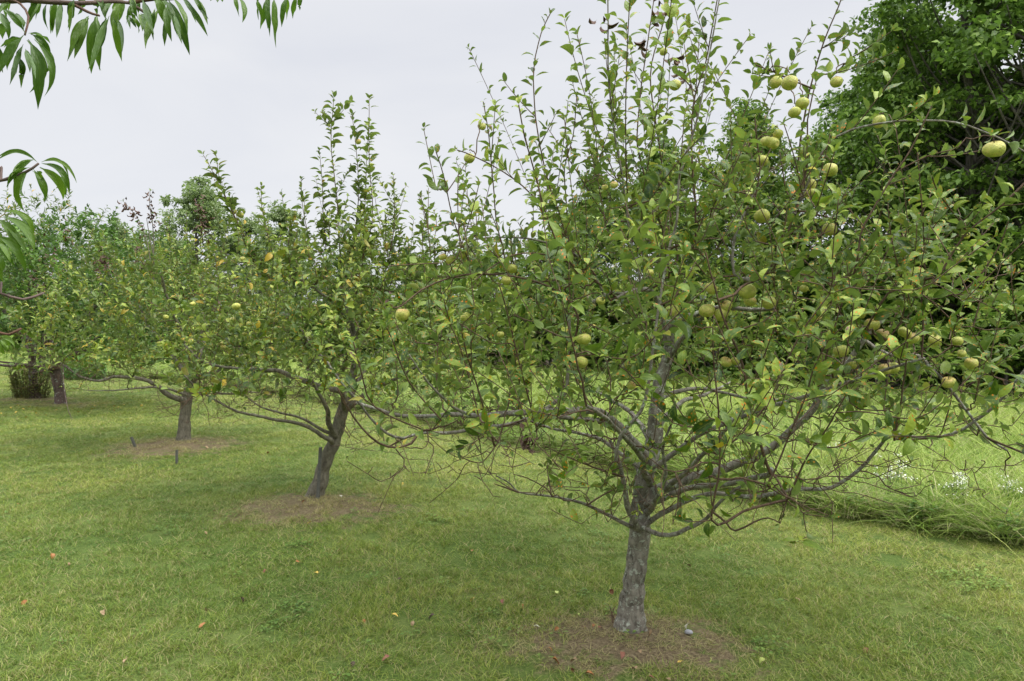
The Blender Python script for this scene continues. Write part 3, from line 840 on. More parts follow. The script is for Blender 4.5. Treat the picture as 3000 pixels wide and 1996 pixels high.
# ---------- near apple tree
def near_tree():
    t = Tree('apple_tree', T1, 'nearest and largest apple tree, rust spotted leaves and many green apples, lichened grey trunk', 'tree',
             M['bark'], M['twig'], M['apple_leaf'], .080, .37, group='apple trees in a row on the lawn')
    B = 3.67
    trunk = [P(1846, 1872, B), P(1848, 1825, B), P(1851, 1765, B), P(1863, 1654, B), P(1874, 1550, B), P(1882, 1461, B), P(1888, 1379, B),
             P(1912, 1320, B + .02), P(1921, 1230, B + .03), P(1929, 1132, B + .05), P(1955, 1052, B + .05), P(1964, 940, B + .05)]
    t.limb(trunk, 0, 0, 'trunk', 'trunk', step=.016, sides=22, lump=.06, wob=.04,
           radii=[.094, .074, .062, .057, .055, .055, .054, .052, .048, .045, .042, .036, .034, .030, .026, .02])
    def L(g, pts, r0, r1, y0, y1, **k):
        n = len(pts); ys = np.linspace(y0, y1, n)
        return t.limb([P(a, b, y) for (a, b), y in zip(pts, ys)], r0, r1, g, **k)
    L('A', [(1905, 1375), (1893, 1333), (1848, 1284), (1795, 1235), (1754, 1208), (1670, 1203), (1536, 1208), (1379, 1217), (1290, 1217), (1179, 1221), (1112, 1203), (1045, 1181)], .036, .007, 3.66, 3.1, pw=.55)
    L('A2', [(1800, 1240), (1740, 1232), (1660, 1225), (1590, 1216), (1491, 1243), (1402, 1253), (1312, 1270), (1232, 1268), (1179, 1284), (1134, 1270), (1080, 1221), (1036, 1163), (1000, 1123), (960, 1060)], .016, .004, 3.5, 2.75, pw=.6)
    L('A3', [(1225, 1270), (1205, 1298), (1160, 1311), (1110, 1300), (1060, 1255), (1015, 1190), (990, 1140)], .006, .003, 2.85, 2.6)
    L('A4', [(1380, 1216), (1330, 1195), (1280, 1150), (1240, 1100), (1200, 1040)], .008, .003, 3.2, 2.9)
    L('A5', [(1560, 1230), (1610, 1190), (1656, 1154), (1665, 1096), (1670, 998), (1668, 930)], .011, .006, 3.4, 3.3)
    L('C', [(1890, 1470), (1940, 1428), (2072, 1390), (2182, 1351), (2265, 1312), (2321, 1253), (2384, 1199), (2424, 1119), (2473, 1078), (2535, 998), (2590, 930)], .034, .010, 3.66, 3.3, pw=.8)
    L('D', [(1870, 1535), (1905, 1556), (1962, 1569), (2011, 1550), (2072, 1517), (2094, 1489), (2138, 1445), (2180, 1420)], .014, .006, 3.60, 3.2)
    L('D', [(2088, 1500), (2127, 1533), (2155, 1555), (2210, 1530), (2250, 1518), (2285, 1533)], .006, .003, 3.3, 3.15)
    L('E', [(1880, 1550), (1920, 1520), (1962, 1489), (2072, 1445), (2210, 1453), (2348, 1434), (2436, 1428), (2513, 1379), (2570, 1315), (2616, 1275), (2690, 1283), (2759, 1279), (2826, 1257), (2893, 1208), (2960, 1141), (3010, 1080)], .015, .005, 3.62, 2.75, pw=.7)
    L('F', [(1890, 1480), (1951, 1456), (2034, 1428), (2149, 1415), (2238, 1395), (2262, 1378)], .015, .011, 3.6, 3.0)
    t.limb([P(2258, 1388, 3.0), P(2232, 1324, 2.97), P(2205, 1230, 2.93), P(2170, 1052, 2.85), P(2129, 962, 2.8), P(2089, 829, 2.75), P(2070, 740, 2.72)], .0075, .003, 'F', 'branch')
    L('G', [(1878, 1556), (1818, 1528), (1752, 1495), (1697, 1470), (1631, 1456), (1576, 1450), (1521, 1442), (1493, 1415), (1457, 1395)], .014, .003, 3.62, 3.15, pw=.6)
    L('G', [(1520, 1443), (1480, 1428), (1449, 1417)], .005, .002, 3.2, 3.1)
    L('G', [(1618, 1455), (1600, 1430), (1545, 1400), (1505, 1390)], .004, .002, 3.25, 3.2)
    L('G', [(1615, 1450), (1608, 1415), (1603, 1385)], .004, .0022, 3.25, 3.3)
    L('G', [(1570, 1450), (1590, 1425), (1600, 1415)], .003, .0018, 3.2, 3.15)
    L('G', [(1720, 1480), (1770, 1450), (1818, 1423), (1835, 1405)], .005, .003, 3.4, 3.5)
    L('H', [(1868, 1545), (1857, 1525), (1838, 1483), (1830, 1423), (1813, 1351), (1790, 1290)], .019, .007, 3.58, 3.4)
    L('I', [(1893, 1510), (1912, 1478), (1935, 1440), (1950, 1390), (1940, 1320), (1965, 1250)], .012, .006, 3.6, 3.3)
    L('J', [(1830, 1400), (1818, 1395), (1741, 1368), (1658, 1337), (1595, 1307)], .007, .002, 3.5, 3.2)
    L('Q', [(1955, 1010), (1930, 890), (1900, 850), (1860, 852), (1826, 866), (1795, 858), (1768, 868), (1740, 885)], .018, .010, 3.7, 3.45, lump=.16)
    L('Q2', [(1960, 960), (2020, 930), (2112, 902), (2201, 906), (2268, 904), (2330, 890)], .019, .009, 3.7, 3.5, lump=.1)
    L('K', [(1925, 1170), (1980, 1150), (2040, 1140), (2120, 1150), (2200, 1170), (2300, 1172)], .014, .005, 3.7, 4.0)
    L('K2', [(1950, 1060), (1990, 1000), (2040, 960), (2070, 905)], .016, .010, 3.65, 3.4)
    L('R', [(2950, 1320), (2890, 1280), (2830, 1200), (2770, 1120), (2720, 1070), (2690, 1040), (2600, 1040), (2535, 998)][::-1], .010, .005, 3.4, 3.0)
    L('R', [(2893, 1283), (2930, 1300), (3000, 1330), (3060, 1360)], .006, .004, 3.05, 2.9)
    L('S', [(1473, 1248), (1462, 1290), (1451, 1306), (1424, 1346), (1400, 1357), (1355, 1340), (1339, 1321)], .004, .002, 3.1, 2.95)
    # scaffolds towards and away from the camera
    L('X1', [(1905, 1420), (1880, 1340), (1840, 1290), (1780, 1230), (1720, 1190)], .02, .006, 3.6, 2.5, pw=.7)
    L('X2', [(1895, 1500), (1940, 1450), (2010, 1380), (2100, 1290), (2180, 1200)], .018, .006, 3.6, 2.6, pw=.7)
    L('X3', [(1915, 1300), (1850, 1210), (1790, 1170), (1750, 1150)], .02, .006, 3.7, 4.8, pw=.7)
    L('X4', [(1920, 1250), (2000, 1180), (2080, 1150), (2140, 1120)], .02, .006, 3.7, 4.9, pw=.7)
    L('X5', [(1905, 1400), (1760, 1290), (1600, 1250), (1470, 1200)], .016, .005, 3.7, 4.3, pw=.7)
    L('X6', [(1900, 1380), (2100, 1250), (2400, 1150), (2700, 1050)], .016, .006, 3.6, 2.9, pw=.7)
    # arches
    def A(pts, r0, r1, y0, y1, **k):
        ys = np.linspace(y0, y1, len(pts)); return t.shoot([P(a, b, y) for (a, b), y in zip(pts, ys)], r0, r1, None, **k)
    A([(1660, 1050), (1690, 930), (1647, 862), (1580, 826), (1513, 806), (1424, 800), (1335, 811), (1246, 846), (1179, 896), (1140, 905)], .0065, .003, 3.2, 2.8, f0=.15, sp=.045)
    A([(1768, 866), (1737, 806), (1670, 739), (1580, 708), (1513, 695), (1402, 699), (1313, 735)], .008, .003, 3.4, 3.1, f0=.2, sp=.04)
    A([(1800, 870), (1750, 829), (1696, 788), (1638, 757), (1576, 742), (1513, 746), (1446, 785), (1400, 820)], .006, .003, 3.4, 2.9, f0=.15, sp=.045)
    # water shoots
    sh = [
     ([(1700, 840), (1670, 700), (1625, 558), (1594, 424), (1576, 304), (1567, 201), (1576, 98), (1594, 40)], 3.3, 3.2, .0055, .03, 2),
     ([(1690, 800), (1625, 696), (1585, 580), (1562, 491), (1536, 402), (1520, 310)], 3.05, 2.7, .005, .03, 1),
     ([(1880, 840), (1844, 683), (1821, 513), (1795, 379), (1779, 223), (1777, 0), (1770, -140)], 3.4, 3.2, .0085, .027, 5),
     ([(1700, 800), (1670, 696), (1658, 580), (1655, 491), (1679, 402), (1690, 280)], 3.5, 3.4, .005, .026, 1),
     ([(1960, 800), (1942, 670), (1920, 603), (1880, 460), (1870, 402), (1875, 268), (1906, 0), (1915, -80)], 3.5, 3.4, .006, .026, 4),
     ([(1980, 760), (1960, 647), (1929, 446), (1911, 223), (1960, 60), (1985, -60)], 3.7, 3.6, .006, .026, 4),
     ([(1500, 820), (1460, 670), (1446, 536), (1433, 402), (1415, 300)], 3.4, 3.3, .004, .026, 1),
     ([(1740, 800), (1660, 700), (1598, 625), (1549, 567), (1469, 504), (1388, 460), (1340, 440)], 3.2, 3.0, .0055, .028, 2),
     ([(1390, 800), (1330, 647), (1295, 527), (1272, 446)], 3.1, 2.9, .004, .03, 2),
     ([(1270, 800), (1254, 670), (1232, 576)], 3.7, 3.7, .003, .026, 1),
     ([(1795, 1350), (1808, 1275), (1862, 1204), (1884, 1132), (1897, 1052), (1915, 940), (1946, 806), (1973, 708), (2000, 650), (2018, 527), (2036, 482), (2085, 335), (2120, 160), (2150, -20)], 2.85, 2.6, .0085, .034, 5),
     ([(2240, 800), (2290, 696), (2348, 522), (2371, 442), (2384, 350), (2410, 240)], 2.9, 2.8, .006, .03, 3),
     ([(2330, 620), (2350, 400), (2384, 214), (2415, 116), (2440, 50), (2462, -10), (2485, -80)], 3.3, 3.2, .0065, .028, 3),
     ([(2384, 214), (2446, 214), (2491, 170), (2571, 129)], 3.25, 3.1, .004, .03, 1),
     ([(2380, 260), (2330, 240), (2270, 210), (2210, 190)], 3.25, 3.1, .004, .03, 1),
     ([(2040, 700), (2027, 348), (2067, 179), (2103, 0), (2110, -100)], 3.2, 3.1, .006, .026, 4),
     ([(2150, 800), (2150, 700), (2201, 580), (2241, 509), (2300, 480)], 3.0, 3.0, .011, .04, 2),
     ([(2330, 620), (2415, 438), (2469, 393), (2536, 371), (2625, 357), (2714, 355), (2795, 362), (2871, 388), (2938, 415), (3000, 446), (3050, 480)], 2.9, 2.55, .008, .028, 3),
     ([(2500, 800), (2520, 690), (2549, 625), (2625, 504), (2670, 438), (2732, 312)], 2.7, 2.6, .005, .03, 2),
     ([(2625, 504), (2690, 470), (2740, 450), (2790, 440)], 2.65, 2.55, .003, .03, 0),
     ([(2705, 820), (2705, 700), (2705, 580), (2695, 450)], 2.9, 2.8, .004, .026, 1),
     ([(2600, 1000), (2650, 900), (2610, 700), (2600, 600)], 2.9, 2.8, .004, .026, 1),
     ([(2840, 688), (2790, 620), (2746, 563), (2730, 520)], 2.8, 2.7, .004, .04, 1),
     ([(2760, 820), (2839, 688), (2929, 603), (3000, 518), (3060, 450)], 2.8, 2.6, .006, .04, 3),
     ([(2810, 860), (2870, 800), (2930, 720), (2962, 650)], 2.8, 2.7, .004, .04, 1),
     ([(2210, 600), (2228, 491), (2215, 420), (2210, 348)], 2.9, 2.8, .004, .03, 1),
     ([(2540, 960), (2600, 860), (2680, 850), (2790, 940), (2800, 960)], 2.9, 2.7, .006, .06, 1),
     ([(2420, 1050), (2480, 860), (2540, 840), (2620, 845)], 2.9, 2.8, .005, .05, 1),
     ([(2620, 1280), (2640, 1170), (2655, 1050), (2660, 940), (2670, 900)], 2.9, 2.75, .005, .04, 1),
     ([(2750, 1278), (2765, 1240), (2785, 1180), (2790, 1150)], 2.85, 2.8, .004, .05, 0),
     ([(2310, 1460), (2370, 1330), (2430, 1245), (2490, 1140)], 2.75, 2.55, .006, .06, 1),
     ([(2080, 1520), (2110, 1360), (2115, 1200), (2107, 1070), (2105, 960)], 2.7, 2.5, .006, .05, 1),
     ([(2250, 1400), (2350, 1180), (2400, 1070), (2440, 1000)], 2.6, 2.4, .005, .05, 1),
     ([(2150, 1290), (2260, 1160), (2310, 1050), (2375, 950), (2440, 860)], 2.6, 2.5, .0055, .05, 1),
     ([(1420, 1250), (1380, 1100), (1330, 990), (1270, 900)], 2.9, 2.75, .0045, .04, 1),
     ([(1300, 1240), (1200, 1120), (1150, 1000), (1130, 960)], 2.8, 2.6, .0045, .04, 1),
     ([(1240, 1260), (1100, 1190), (1060, 1080), (1040, 1000)], 2.75, 2.55, .0045, .04, 1),
     ([(1560, 1220), (1520, 1060), (1480, 900), (1460, 830)], 3.0, 2.85, .005, .04, 1),
     ([(1425, 1240), (1395, 1120), (1375, 1050), (1355, 980)], 2.7, 2.5, .0045, .05, 0),
    ]
    for (pts, y0, y1, r, sp, sd) in sh:
        A(pts, r, .0025, y0, y1, sp=sp * .78, side=sd + 1, f0=.12)
    eye = np.array((0, 0, 1.6))
    def env(n):
        x = rng.uniform(-1.1, 3.3, n); y = rng.uniform(1.9, 5.4, n); z = rng.uniform(.95, 2.75, n)
        cx, cy = .75, 3.7
        rx = np.where(x < cx, 1.45, 2.15)
        u = np.sqrt(((x - cx) / rx) ** 2 + ((y - cy) / 1.6) ** 2)
        side = np.clip((x - cx) / 2.15, 0, 1)
        zlo = np.where(x < cx, 1.08, 1.14) + .12 * np.clip(1 - u, 0, 1) - .05 * side
        zhi = 2.28 - .42 * u ** 2 + .1 * side + .12 * np.exp(-((x - .8) / .5) ** 2)
        k = (u < 1) & (z > zlo) & (z < zhi) & (rng.uniform(0, 1, n) > .55 * np.clip((x - 1.3) / 1.0, 0, 1))
        return np.stack((x, y, z), -1)[k]
    tg = sample_env(620, env)
    t.grow(tg, (.12, .36), L=None)
    def env2(n):     # central upright shoots
        x = rng.uniform(.15, 1.35, n); y = rng.uniform(3.1, 4.4, n); z = rng.uniform(2.1, 2.5, n)
        return np.stack((x, y, z), -1)
    t.grow(sample_env(32, env2), (.4, 1.2), upright=1.7, sp=.021)
    def env2b(n):
        x = rng.uniform(-.5, 2.2, n); y = rng.uniform(2.9, 4.6, n); z = rng.uniform(1.9, 2.3, n)
        return np.stack((x, y, z), -1)
    t.grow(sample_env(20, env2b), (.25, .6), upright=2.2, sp=.024)
    def env3(n):     # bare twigs under the crown
        x = rng.uniform(-.9, 2.7, n); y = rng.uniform(2.4, 4.8, n); z = rng.uniform(.72, 1.2, n)
        u = np.sqrt(((x - .8) / 1.75) ** 2 + ((y - 3.6) / 1.35) ** 2)
        k = (u < 1) & (z > .62 + .38 * u) & (u > .15)
        return np.stack((x, y, z), -1)[k]
    t.grow(sample_env(360, env3), (.03, .2), bare=True, upright=.25, low=.3)
    def env4(n):     # few leafy twigs round the trunk
        x = rng.uniform(.2, 1.3, n); y = rng.uniform(2.7, 3.9, n); z = rng.uniform(.72, 1.15, n)
        return np.stack((x, y, z), -1)
    t.grow(sample_env(55, env4), (.05, .2), sp=.05, upright=.6)
    # fruit: image radius gives the distance
    AP = [(2273, 242, 17), (2313, 244, 23), (2451, 241, 17), (2576, 357, 18), (2913, 438, 28), (2246, 415, 16), (2263, 420, 18), (2279, 393, 14), (2234, 471, 17), (2371, 542, 20), (2373, 566, 17),
          (2433, 498, 20), (2232, 633, 22), (2431, 672, 20), (2328, 330, 17), (2350, 304, 18), (1412, 371, 12), (1375, 464, 15), (1978, 250, 16), (1944, 152, 11), (1799, 542, 11), (1772, 549, 9),
          (1179, 922, 21), (1319, 762, 14), (1297, 753, 12), (1357, 746, 12), (1484, 822, 15), (1502, 788, 14), (1364, 929, 14), (1759, 882, 13), (1969, 911, 19), (1467, 980, 11), (1710, 994, 20),
          (1705, 1061, 17), (1520, 1061, 9), (2083, 846, 18), (2190, 855, 23), (2198, 882, 18), (2252, 887, 20), (2071, 911, 22), (2127, 898, 17), (2112, 922, 20), (2330, 933, 13), (2520, 918, 17), (2556, 951, 21),
          (2585, 983, 20), (2650, 974, 17), (2672, 992, 17), (2739, 996, 17), (2804, 1000, 15), (2817, 1036, 12), (2846, 1065, 18), (2464, 1029, 21), (2592, 1081, 19), (2614, 1079, 19), (2498, 1070, 13),
          (2779, 1121, 18), (2127, 1061, 16), (2154, 1058, 13), (2817, 759, 11), (2830, 690, 11), (2355, 846, 12), (1905, 800, 11), (1850, 1130, 13)]
    for (a, b, r) in AP:
        Y = float(np.clip(.0345 * 2000 / r, 2.35, 3.1))
        t.add_apple(P(a, b, Y), r / 2000 * Y * 1.06)
    for p in (P(1540, 1262, 3.1), P(1546, 1285, 3.1)): t.dead_bunch(p, 5, .02)
    for p in (P(1935, 40, 3.4), P(1985, 170, 3.5), P(1995, 210, 3.5), P(1770, 40, 3.3), P(1900, 110, 3.4)): t.dead_bunch(p, 5, .03)
    # surface root
    t.limb([P(1850, 1840, B), P(1812, 1862, 3.62), P(1765, 1893, 3.53), P(1715, 1925, 3.44), P(1680, 1955, 3.35)], .030, .010, 'root', 'root', step=.03, sides=10, nodes=False)
    t.limb([P(1880, 1840, B), P(1905, 1868, 3.60), P(1930, 1892, 3.55)], .026, .008, 'root', 'root', step=.03, sides=10, nodes=False)
    t.limb([P(1795, 1825, 3.62), P(1792, 1800, 3.62), P(1800, 1778, 3.62)], .005, .002, 'basal', 'sprout', nodes=False)
    t.limb([P(1800, 1815, 3.62), P(1790, 1790, 3.62), P(1786, 1775, 3.62)], .004, .002, 'basal', 'sprout', nodes=False)
    t.finish()
near_tree()

def env_dome(cx, cy, rxl, rxr, ry, zlo, zhi, fall=.45, bowl=.0):
    def f(n):
        x = rng.uniform(cx - rxl, cx + rxr, n); y = rng.uniform(cy - ry, cy + ry, n); z = rng.uniform(zlo - .1, zhi, n)
        rx = np.where(x < cx, rxl, rxr)
        u2 = ((x - cx) / rx) ** 2 + ((y - cy) / ry) ** 2
        k = (u2 < 1) & (z < zhi - fall * u2) & (z > zlo + bowl * u2)
        return np.stack((x, y, z), -1)[k]
    return f

# ---------- second apple tree, leaning trunk
def second_tree():
    t = Tree('apple_tree', T2, 'second apple tree with leaning trunk and a grey stake against its foot', 'tree',
             M['bark_mid'], M['twig'], M['apple_leaf_far'], .092, .42, group='apple trees in a row on the lawn')
    B = 6.53
    t.limb([P(912, 1478, B), P(922, 1462, B), P(945, 1385, B), P(968, 1320, B), P(988, 1260, B), P(1010, 1190, B), P(1035, 1110, B), P(1045, 1040, B)], 0, 0, 'trunk', 'trunk',
           step=.03, sides=18, lump=.06, wob=.05, radii=[.108, .080, .064, .060, .060, .056, .049, .043, .036])
    def L(g, pts, r0, r1, y0, y1, **k):
        ys = np.linspace(y0, y1, len(pts)); return t.limb([P(a, b, y) for (a, b), y in zip(pts, ys)], r0, r1, g, **k)
    L('A', [(972, 1296), (960, 1284), (893, 1248), (804, 1228), (714, 1212), (647, 1181), (580, 1141), (540, 1100)], .026, .006, 6.45, 5.7, pw=.6)
    L('B', [(980, 1275), (950, 1262), (893, 1230), (850, 1215), (781, 1200), (732, 1170), (690, 1130)], .02, .005, 6.5, 6.2, pw=.6)
    L('C', [(1015, 1180), (1000, 1150), (915, 1128), (826, 1090), (714, 1081), (647, 1074), (585, 1054), (540, 1010)], .036, .008, 6.5, 6.2, pw=.7)
    L('D', [(985, 1280), (965, 1240), (960, 1200), (930, 1150), (900, 1080)], .03, .008, 6.5, 6.0)
    L('E', [(1010, 1200), (1080, 1150), (1160, 1110), (1250, 1060)], .03, .008, 6.5, 6.2)
    L('F', [(1020, 1170), (1060, 1100), (1100, 1040), (1150, 980)], .026, .008, 6.55, 7.4)
    L('G', [(1020, 1160), (980, 1090), (920, 1020), (880, 960)], .026, .008, 6.55, 7.5)
    L('H', [(1010, 1200), (1000, 1130), (1010, 1060), (1050, 960)], .026, .008, 6.5, 5.4)
    L('I', [(1040, 1080), (1040, 980), (1010, 880), (1000, 800)], .03, .012, 6.5, 6.5)
    L('J', [(1008, 1240), (1030, 1275), (1055, 1292), (1070, 1308)], .004, .002, 6.5, 6.4)
    L('K', [(1045, 1060), (1010, 930), (915, 840), (830, 800)], .02, .007, 6.5, 6.2)
    def A(pts, r0, y0, y1, sp=.026, side=2):
        ys = np.linspace(y0, y1, len(pts)); t.shoot([P(a, b, y) for (a, b), y in zip(pts, ys)], r0, .0025, None, sp=sp, side=side, f0=.1, L=.10)
    for pts, y0, y1, sd in (
        ([(1000, 800), (985, 600), (980, 430), (973, 275)], 6.5, 6.4, 6),
        ([(1010, 820), (1045, 640), (1047, 500), (1030, 340)], 6.5, 6.5, 6),
        ([(1040, 820), (1098, 650), (1098, 480), (1095, 290)], 6.3, 6.2, 4),
        ([(960, 800), (945, 640), (940, 520), (935, 440)], 6.6, 6.6, 3),
        ([(930, 820), (905, 690), (890, 600), (885, 525)], 6.2, 6.0, 3),
        ([(1120, 840), (1150, 700), (1155, 600), (1150, 515)], 6.2, 6.0, 3),
        ([(1140, 850), (1170, 740), (1165, 640), (1160, 590)], 6.4, 6.3, 2),
        ([(800, 830), (720, 700), (660, 580), (610, 480), (595, 455)], 6.3, 6.1, 5),
        ([(740, 760), (690, 640), (645, 540), (630, 455)], 6.3, 6.2, 2),
        ([(820, 800), (790, 700), (765, 610), (758, 540)], 6.3, 6.2, 3),
        ([(860, 820), (845, 740), (850, 660), (845, 625)], 6.3, 6.2, 2),
        ([(1060, 800), (1068, 680), (1070, 540), (1075, 380)], 6.5, 6.5, 4),
        ([(1240, 850), (1232, 700), (1245, 640), (1235, 575)], 6.2, 6.1, 3),
        ([(1290, 850), (1270, 740), (1280, 660), (1275, 620)], 6.3, 6.2, 2)):
        A(pts, .0065, y0, y1, .017, sd)
    t.grow(sample_env(560, env_dome(-1.55, 6.4, 1.6, 1.45, 1.4, 1.1, 2.55, .75)), (.12, .32), sp=.026)
    t.grow(sample_env(40, env_dome(-1.65, 6.5, 1.2, 1.1, 1.0, 2.0, 2.6, .2)), (.3, .65), upright=2.4, sp=.026)
    t.grow(sample_env(330, env_dome(-1.7, 6.3, 1.5, 1.5, 1.4, .85, 1.25, -.1, .1)), (.03, .22), bare=True, upright=.2, low=.3)
    for (a, b, r) in [(692, 898, 12), (797, 922, 9), (810, 938, 9), (817, 871, 10), (843, 868, 8), (681, 938, 9), (654, 1018, 9), (647, 1007, 8), (683, 620, 10), (703, 629, 10), (1049, 415, 9), (1018, 724, 10), (1034, 727, 8),
                      (1057, 867, 9), (711, 760, 9), (730, 950, 9), (718, 978, 8), (1350, 1030, 10)]:
        Y = float(np.clip(.032 * 2000 / r, 5.4, 6.9)); t.add_apple(P(a, b, Y), r / 2000 * Y)
    for p in (P(1145, 870, 6), P(640, 900, 5.8)): t.dead_bunch(p, 6, .04)
    t.finish()
second_tree()

def third_tree():
    t = Tree('apple_tree', T3, 'third apple tree with short straight trunk on a weedy soil mound', 'tree',
             M['bark_mid'], M['twig'], M['apple_leaf_far'], .102, .42, FAR_T, FAR_W, group='apple trees in a row on the lawn')
    B = 9.94
    t.limb([P(536, 1316, B), P(537, 1300, B), P(540, 1230, B), P(547, 1172, B), P(558, 1132, B), P(567, 1090, B), P(575, 1040, B)], 0, 0, 'trunk', 'trunk', step=.04, sides=16, lump=.06, wob=.04, radii=[.13, .095, .075, .072, .076, .062, .052])
    def L(g, pts, r0, r1, y0, y1, **k):
        ys = np.linspace(y0, y1, len(pts)); return t.limb([P(a, b, y) for (a, b), y in zip(pts, ys)], r0, r1, g, **k)
    L('A', [(545, 1178), (520, 1168), (491, 1154), (446, 1123), (402, 1110), (335, 1105), (290, 1117), (240, 1105), (223, 1096), (183, 1067)], .05, .008, 9.9, 9.2, pw=.6)
    L('B', [(565, 1110), (580, 1105), (625, 1094), (661, 1079), (710, 1040)], .045, .015, 9.9, 9.6)
    L('C', [(550, 1160), (500, 1142), (440, 1135), (380, 1140), (300, 1146), (240, 1142)], .02, .004, 9.8, 8.9)
    L('D', [(570, 1060), (600, 960), (640, 880), (680, 820)], .04, .012, 9.9, 9.6)
    L('E', [(560, 1120), (500, 1040), (440, 960), (400, 880)], .04, .012, 9.9, 10.2)
    L('F', [(565, 1100), (540, 1000), (500, 900), (470, 800)], .035, .012, 9.9, 9.0)
    L('G', [(565, 1100), (590, 1020), (620, 960), (650, 900)], .035, .012, 9.9, 11.0)
    L('H', [(450, 830), (450, 760), (440, 700), (430, 640)], .012, .004, 9.8, 9.8)
    L('I', [(576, 1140), (670, 1154), (730, 1150), (795, 1154)], .02, .006, 9.9, 9.5)
    t.grow(sample_env(520, env_dome(-4.85, 9.9, 2.1, 1.6, 1.7, 1.12, 2.95, 1.1)), (.14, .42), sp=.03)
    t.grow(sample_env(36, env_dome(-4.9, 9.9, 1.5, 1.3, 1.2, 2.2, 2.9, .3)), (.3, .6), upright=2.2, sp=.03)
    t.grow(sample_env(280, env_dome(-4.9, 9.6, 2.0, 1.5, 1.4, .8, 1.25, -.1, .1)), (.03, .25), bare=True, upright=.2, low=.3)
    def A(pts, r0, y, sp=.03, side=2):
        t.shoot([P(a, b, y) for (a, b) in pts], r0, .003, None, sp=sp, side=side, f0=.1)
    A([(560, 800), (548, 700), (542, 620)], .007, 9.9); A([(530, 800), (500, 700), (485, 650)], .007, 9.8)
    # dead top with brown leaves
    for pts in ([(440, 760), (430, 700), (400, 640), (365, 590)], [(450, 750), (448, 680), (442, 600), (440, 560)]):
        q = t.shoot([P(a, b, 9.8) for a, b in pts], .008, .003, None, f0=.97, sp=.5)
        for k in range(6): t.dead_bunch(q[int(len(q) * (.45 + .5 * rng.uniform()))], 5, .05)
    for a, b in ((590, 600), (595, 640), (592, 670), (590, 620), (310, 760), (300, 770), (560, 870), (405, 735)): t.dead_bunch(P(a, b, 9.4), 10, .08)
    for (a, b, r) in [(564, 891, 9), (486, 929, 8), (557, 1000, 10)]:
        t.add_apple(P(a, b, 8.5), r / 2000 * 8.5)
    t.finish()
third_tree()

def fourth_tree():
    t = Tree('plum_tree', T4, 'broad dark green tree with forked lichen spotted trunk at far left', 'tree',
             M['bark_peach'], M['twig'], M['plum_leaf'], .13, .55, FAR_T, FAR_W)
    B = 15.5
    t.limb([P(181, 1196, B), P(179, 1186, B), P(174, 1140, B), P(168, 1110, B), P(160, 1080, B), P(156, 1062, B)], 0, 0, 'trunk', 'trunk', step=.06, sides=16, lump=.05, wob=.04, radii=[.16, .125, .11, .11, .12, .1])
    def L(g, pts, r0, r1, y0, y1, **k):
        ys = np.linspace(y0, y1, len(pts)); return t.limb([P(a, b, y) for (a, b), y in zip(pts, ys)], r0, r1, g, step=.08, **k)
    L('A', [(158, 1085), (134, 1068), (110, 1035), (89, 1003), (60, 970), (36, 940), (0, 895), (-30, 850)], .1, .03, 15.4, 15.2, pw=.7)
    L('B', [(160, 1075), (179, 1058), (214, 1043), (250, 1025), (290, 990), (330, 940)], .08, .025, 15.4, 14.9)
    L('C', [(150, 1080), (120, 1076), (67, 1072), (0, 1070), (-60, 1060)], .05, .02, 15.3, 14.6)
    L('D', [(175, 1060), (200, 1080), (230, 1100), (270, 1113), (320, 1112)], .028, .008, 15.2, 14.2)
    L('E', [(160, 1070), (150, 1000), (160, 900), (170, 820)], .07, .02, 15.4, 16.2)
    L('F', [(165, 1070), (220, 980), (280, 900), (330, 830)], .06, .02, 15.4, 14.2)
    L('G', [(150, 1060), (120, 960), (90, 860), (80, 780)], .05, .02, 15.4, 14.5)
    L('H', [(186, 1070), (186, 1100), (190, 1150), (200, 1200), (215, 1235)], .01, .004, 14.0, 13.0)
    t.grow(sample_env(560, env_dome(-9.3, 15.2, 2.4, 2.2, 2.0, 1.6, 4.3, 1.2)), (.2, .5), sp=.032)
    t.grow(sample_env(110, env_dome(-8.0, 14.3, 1.4, 1.8, 1.3, 1.0, 1.6, 0)), (.1, .4), sp=.04)
    for a, b in ((300, 775), (320, 770), (290, 760), (130, 730), (150, 740), (105, 820), (120, 825), (200, 690)): t.dead_bunch(P(a, b, 13.6), 10, .12)
    t.finish()
fourth_tree()

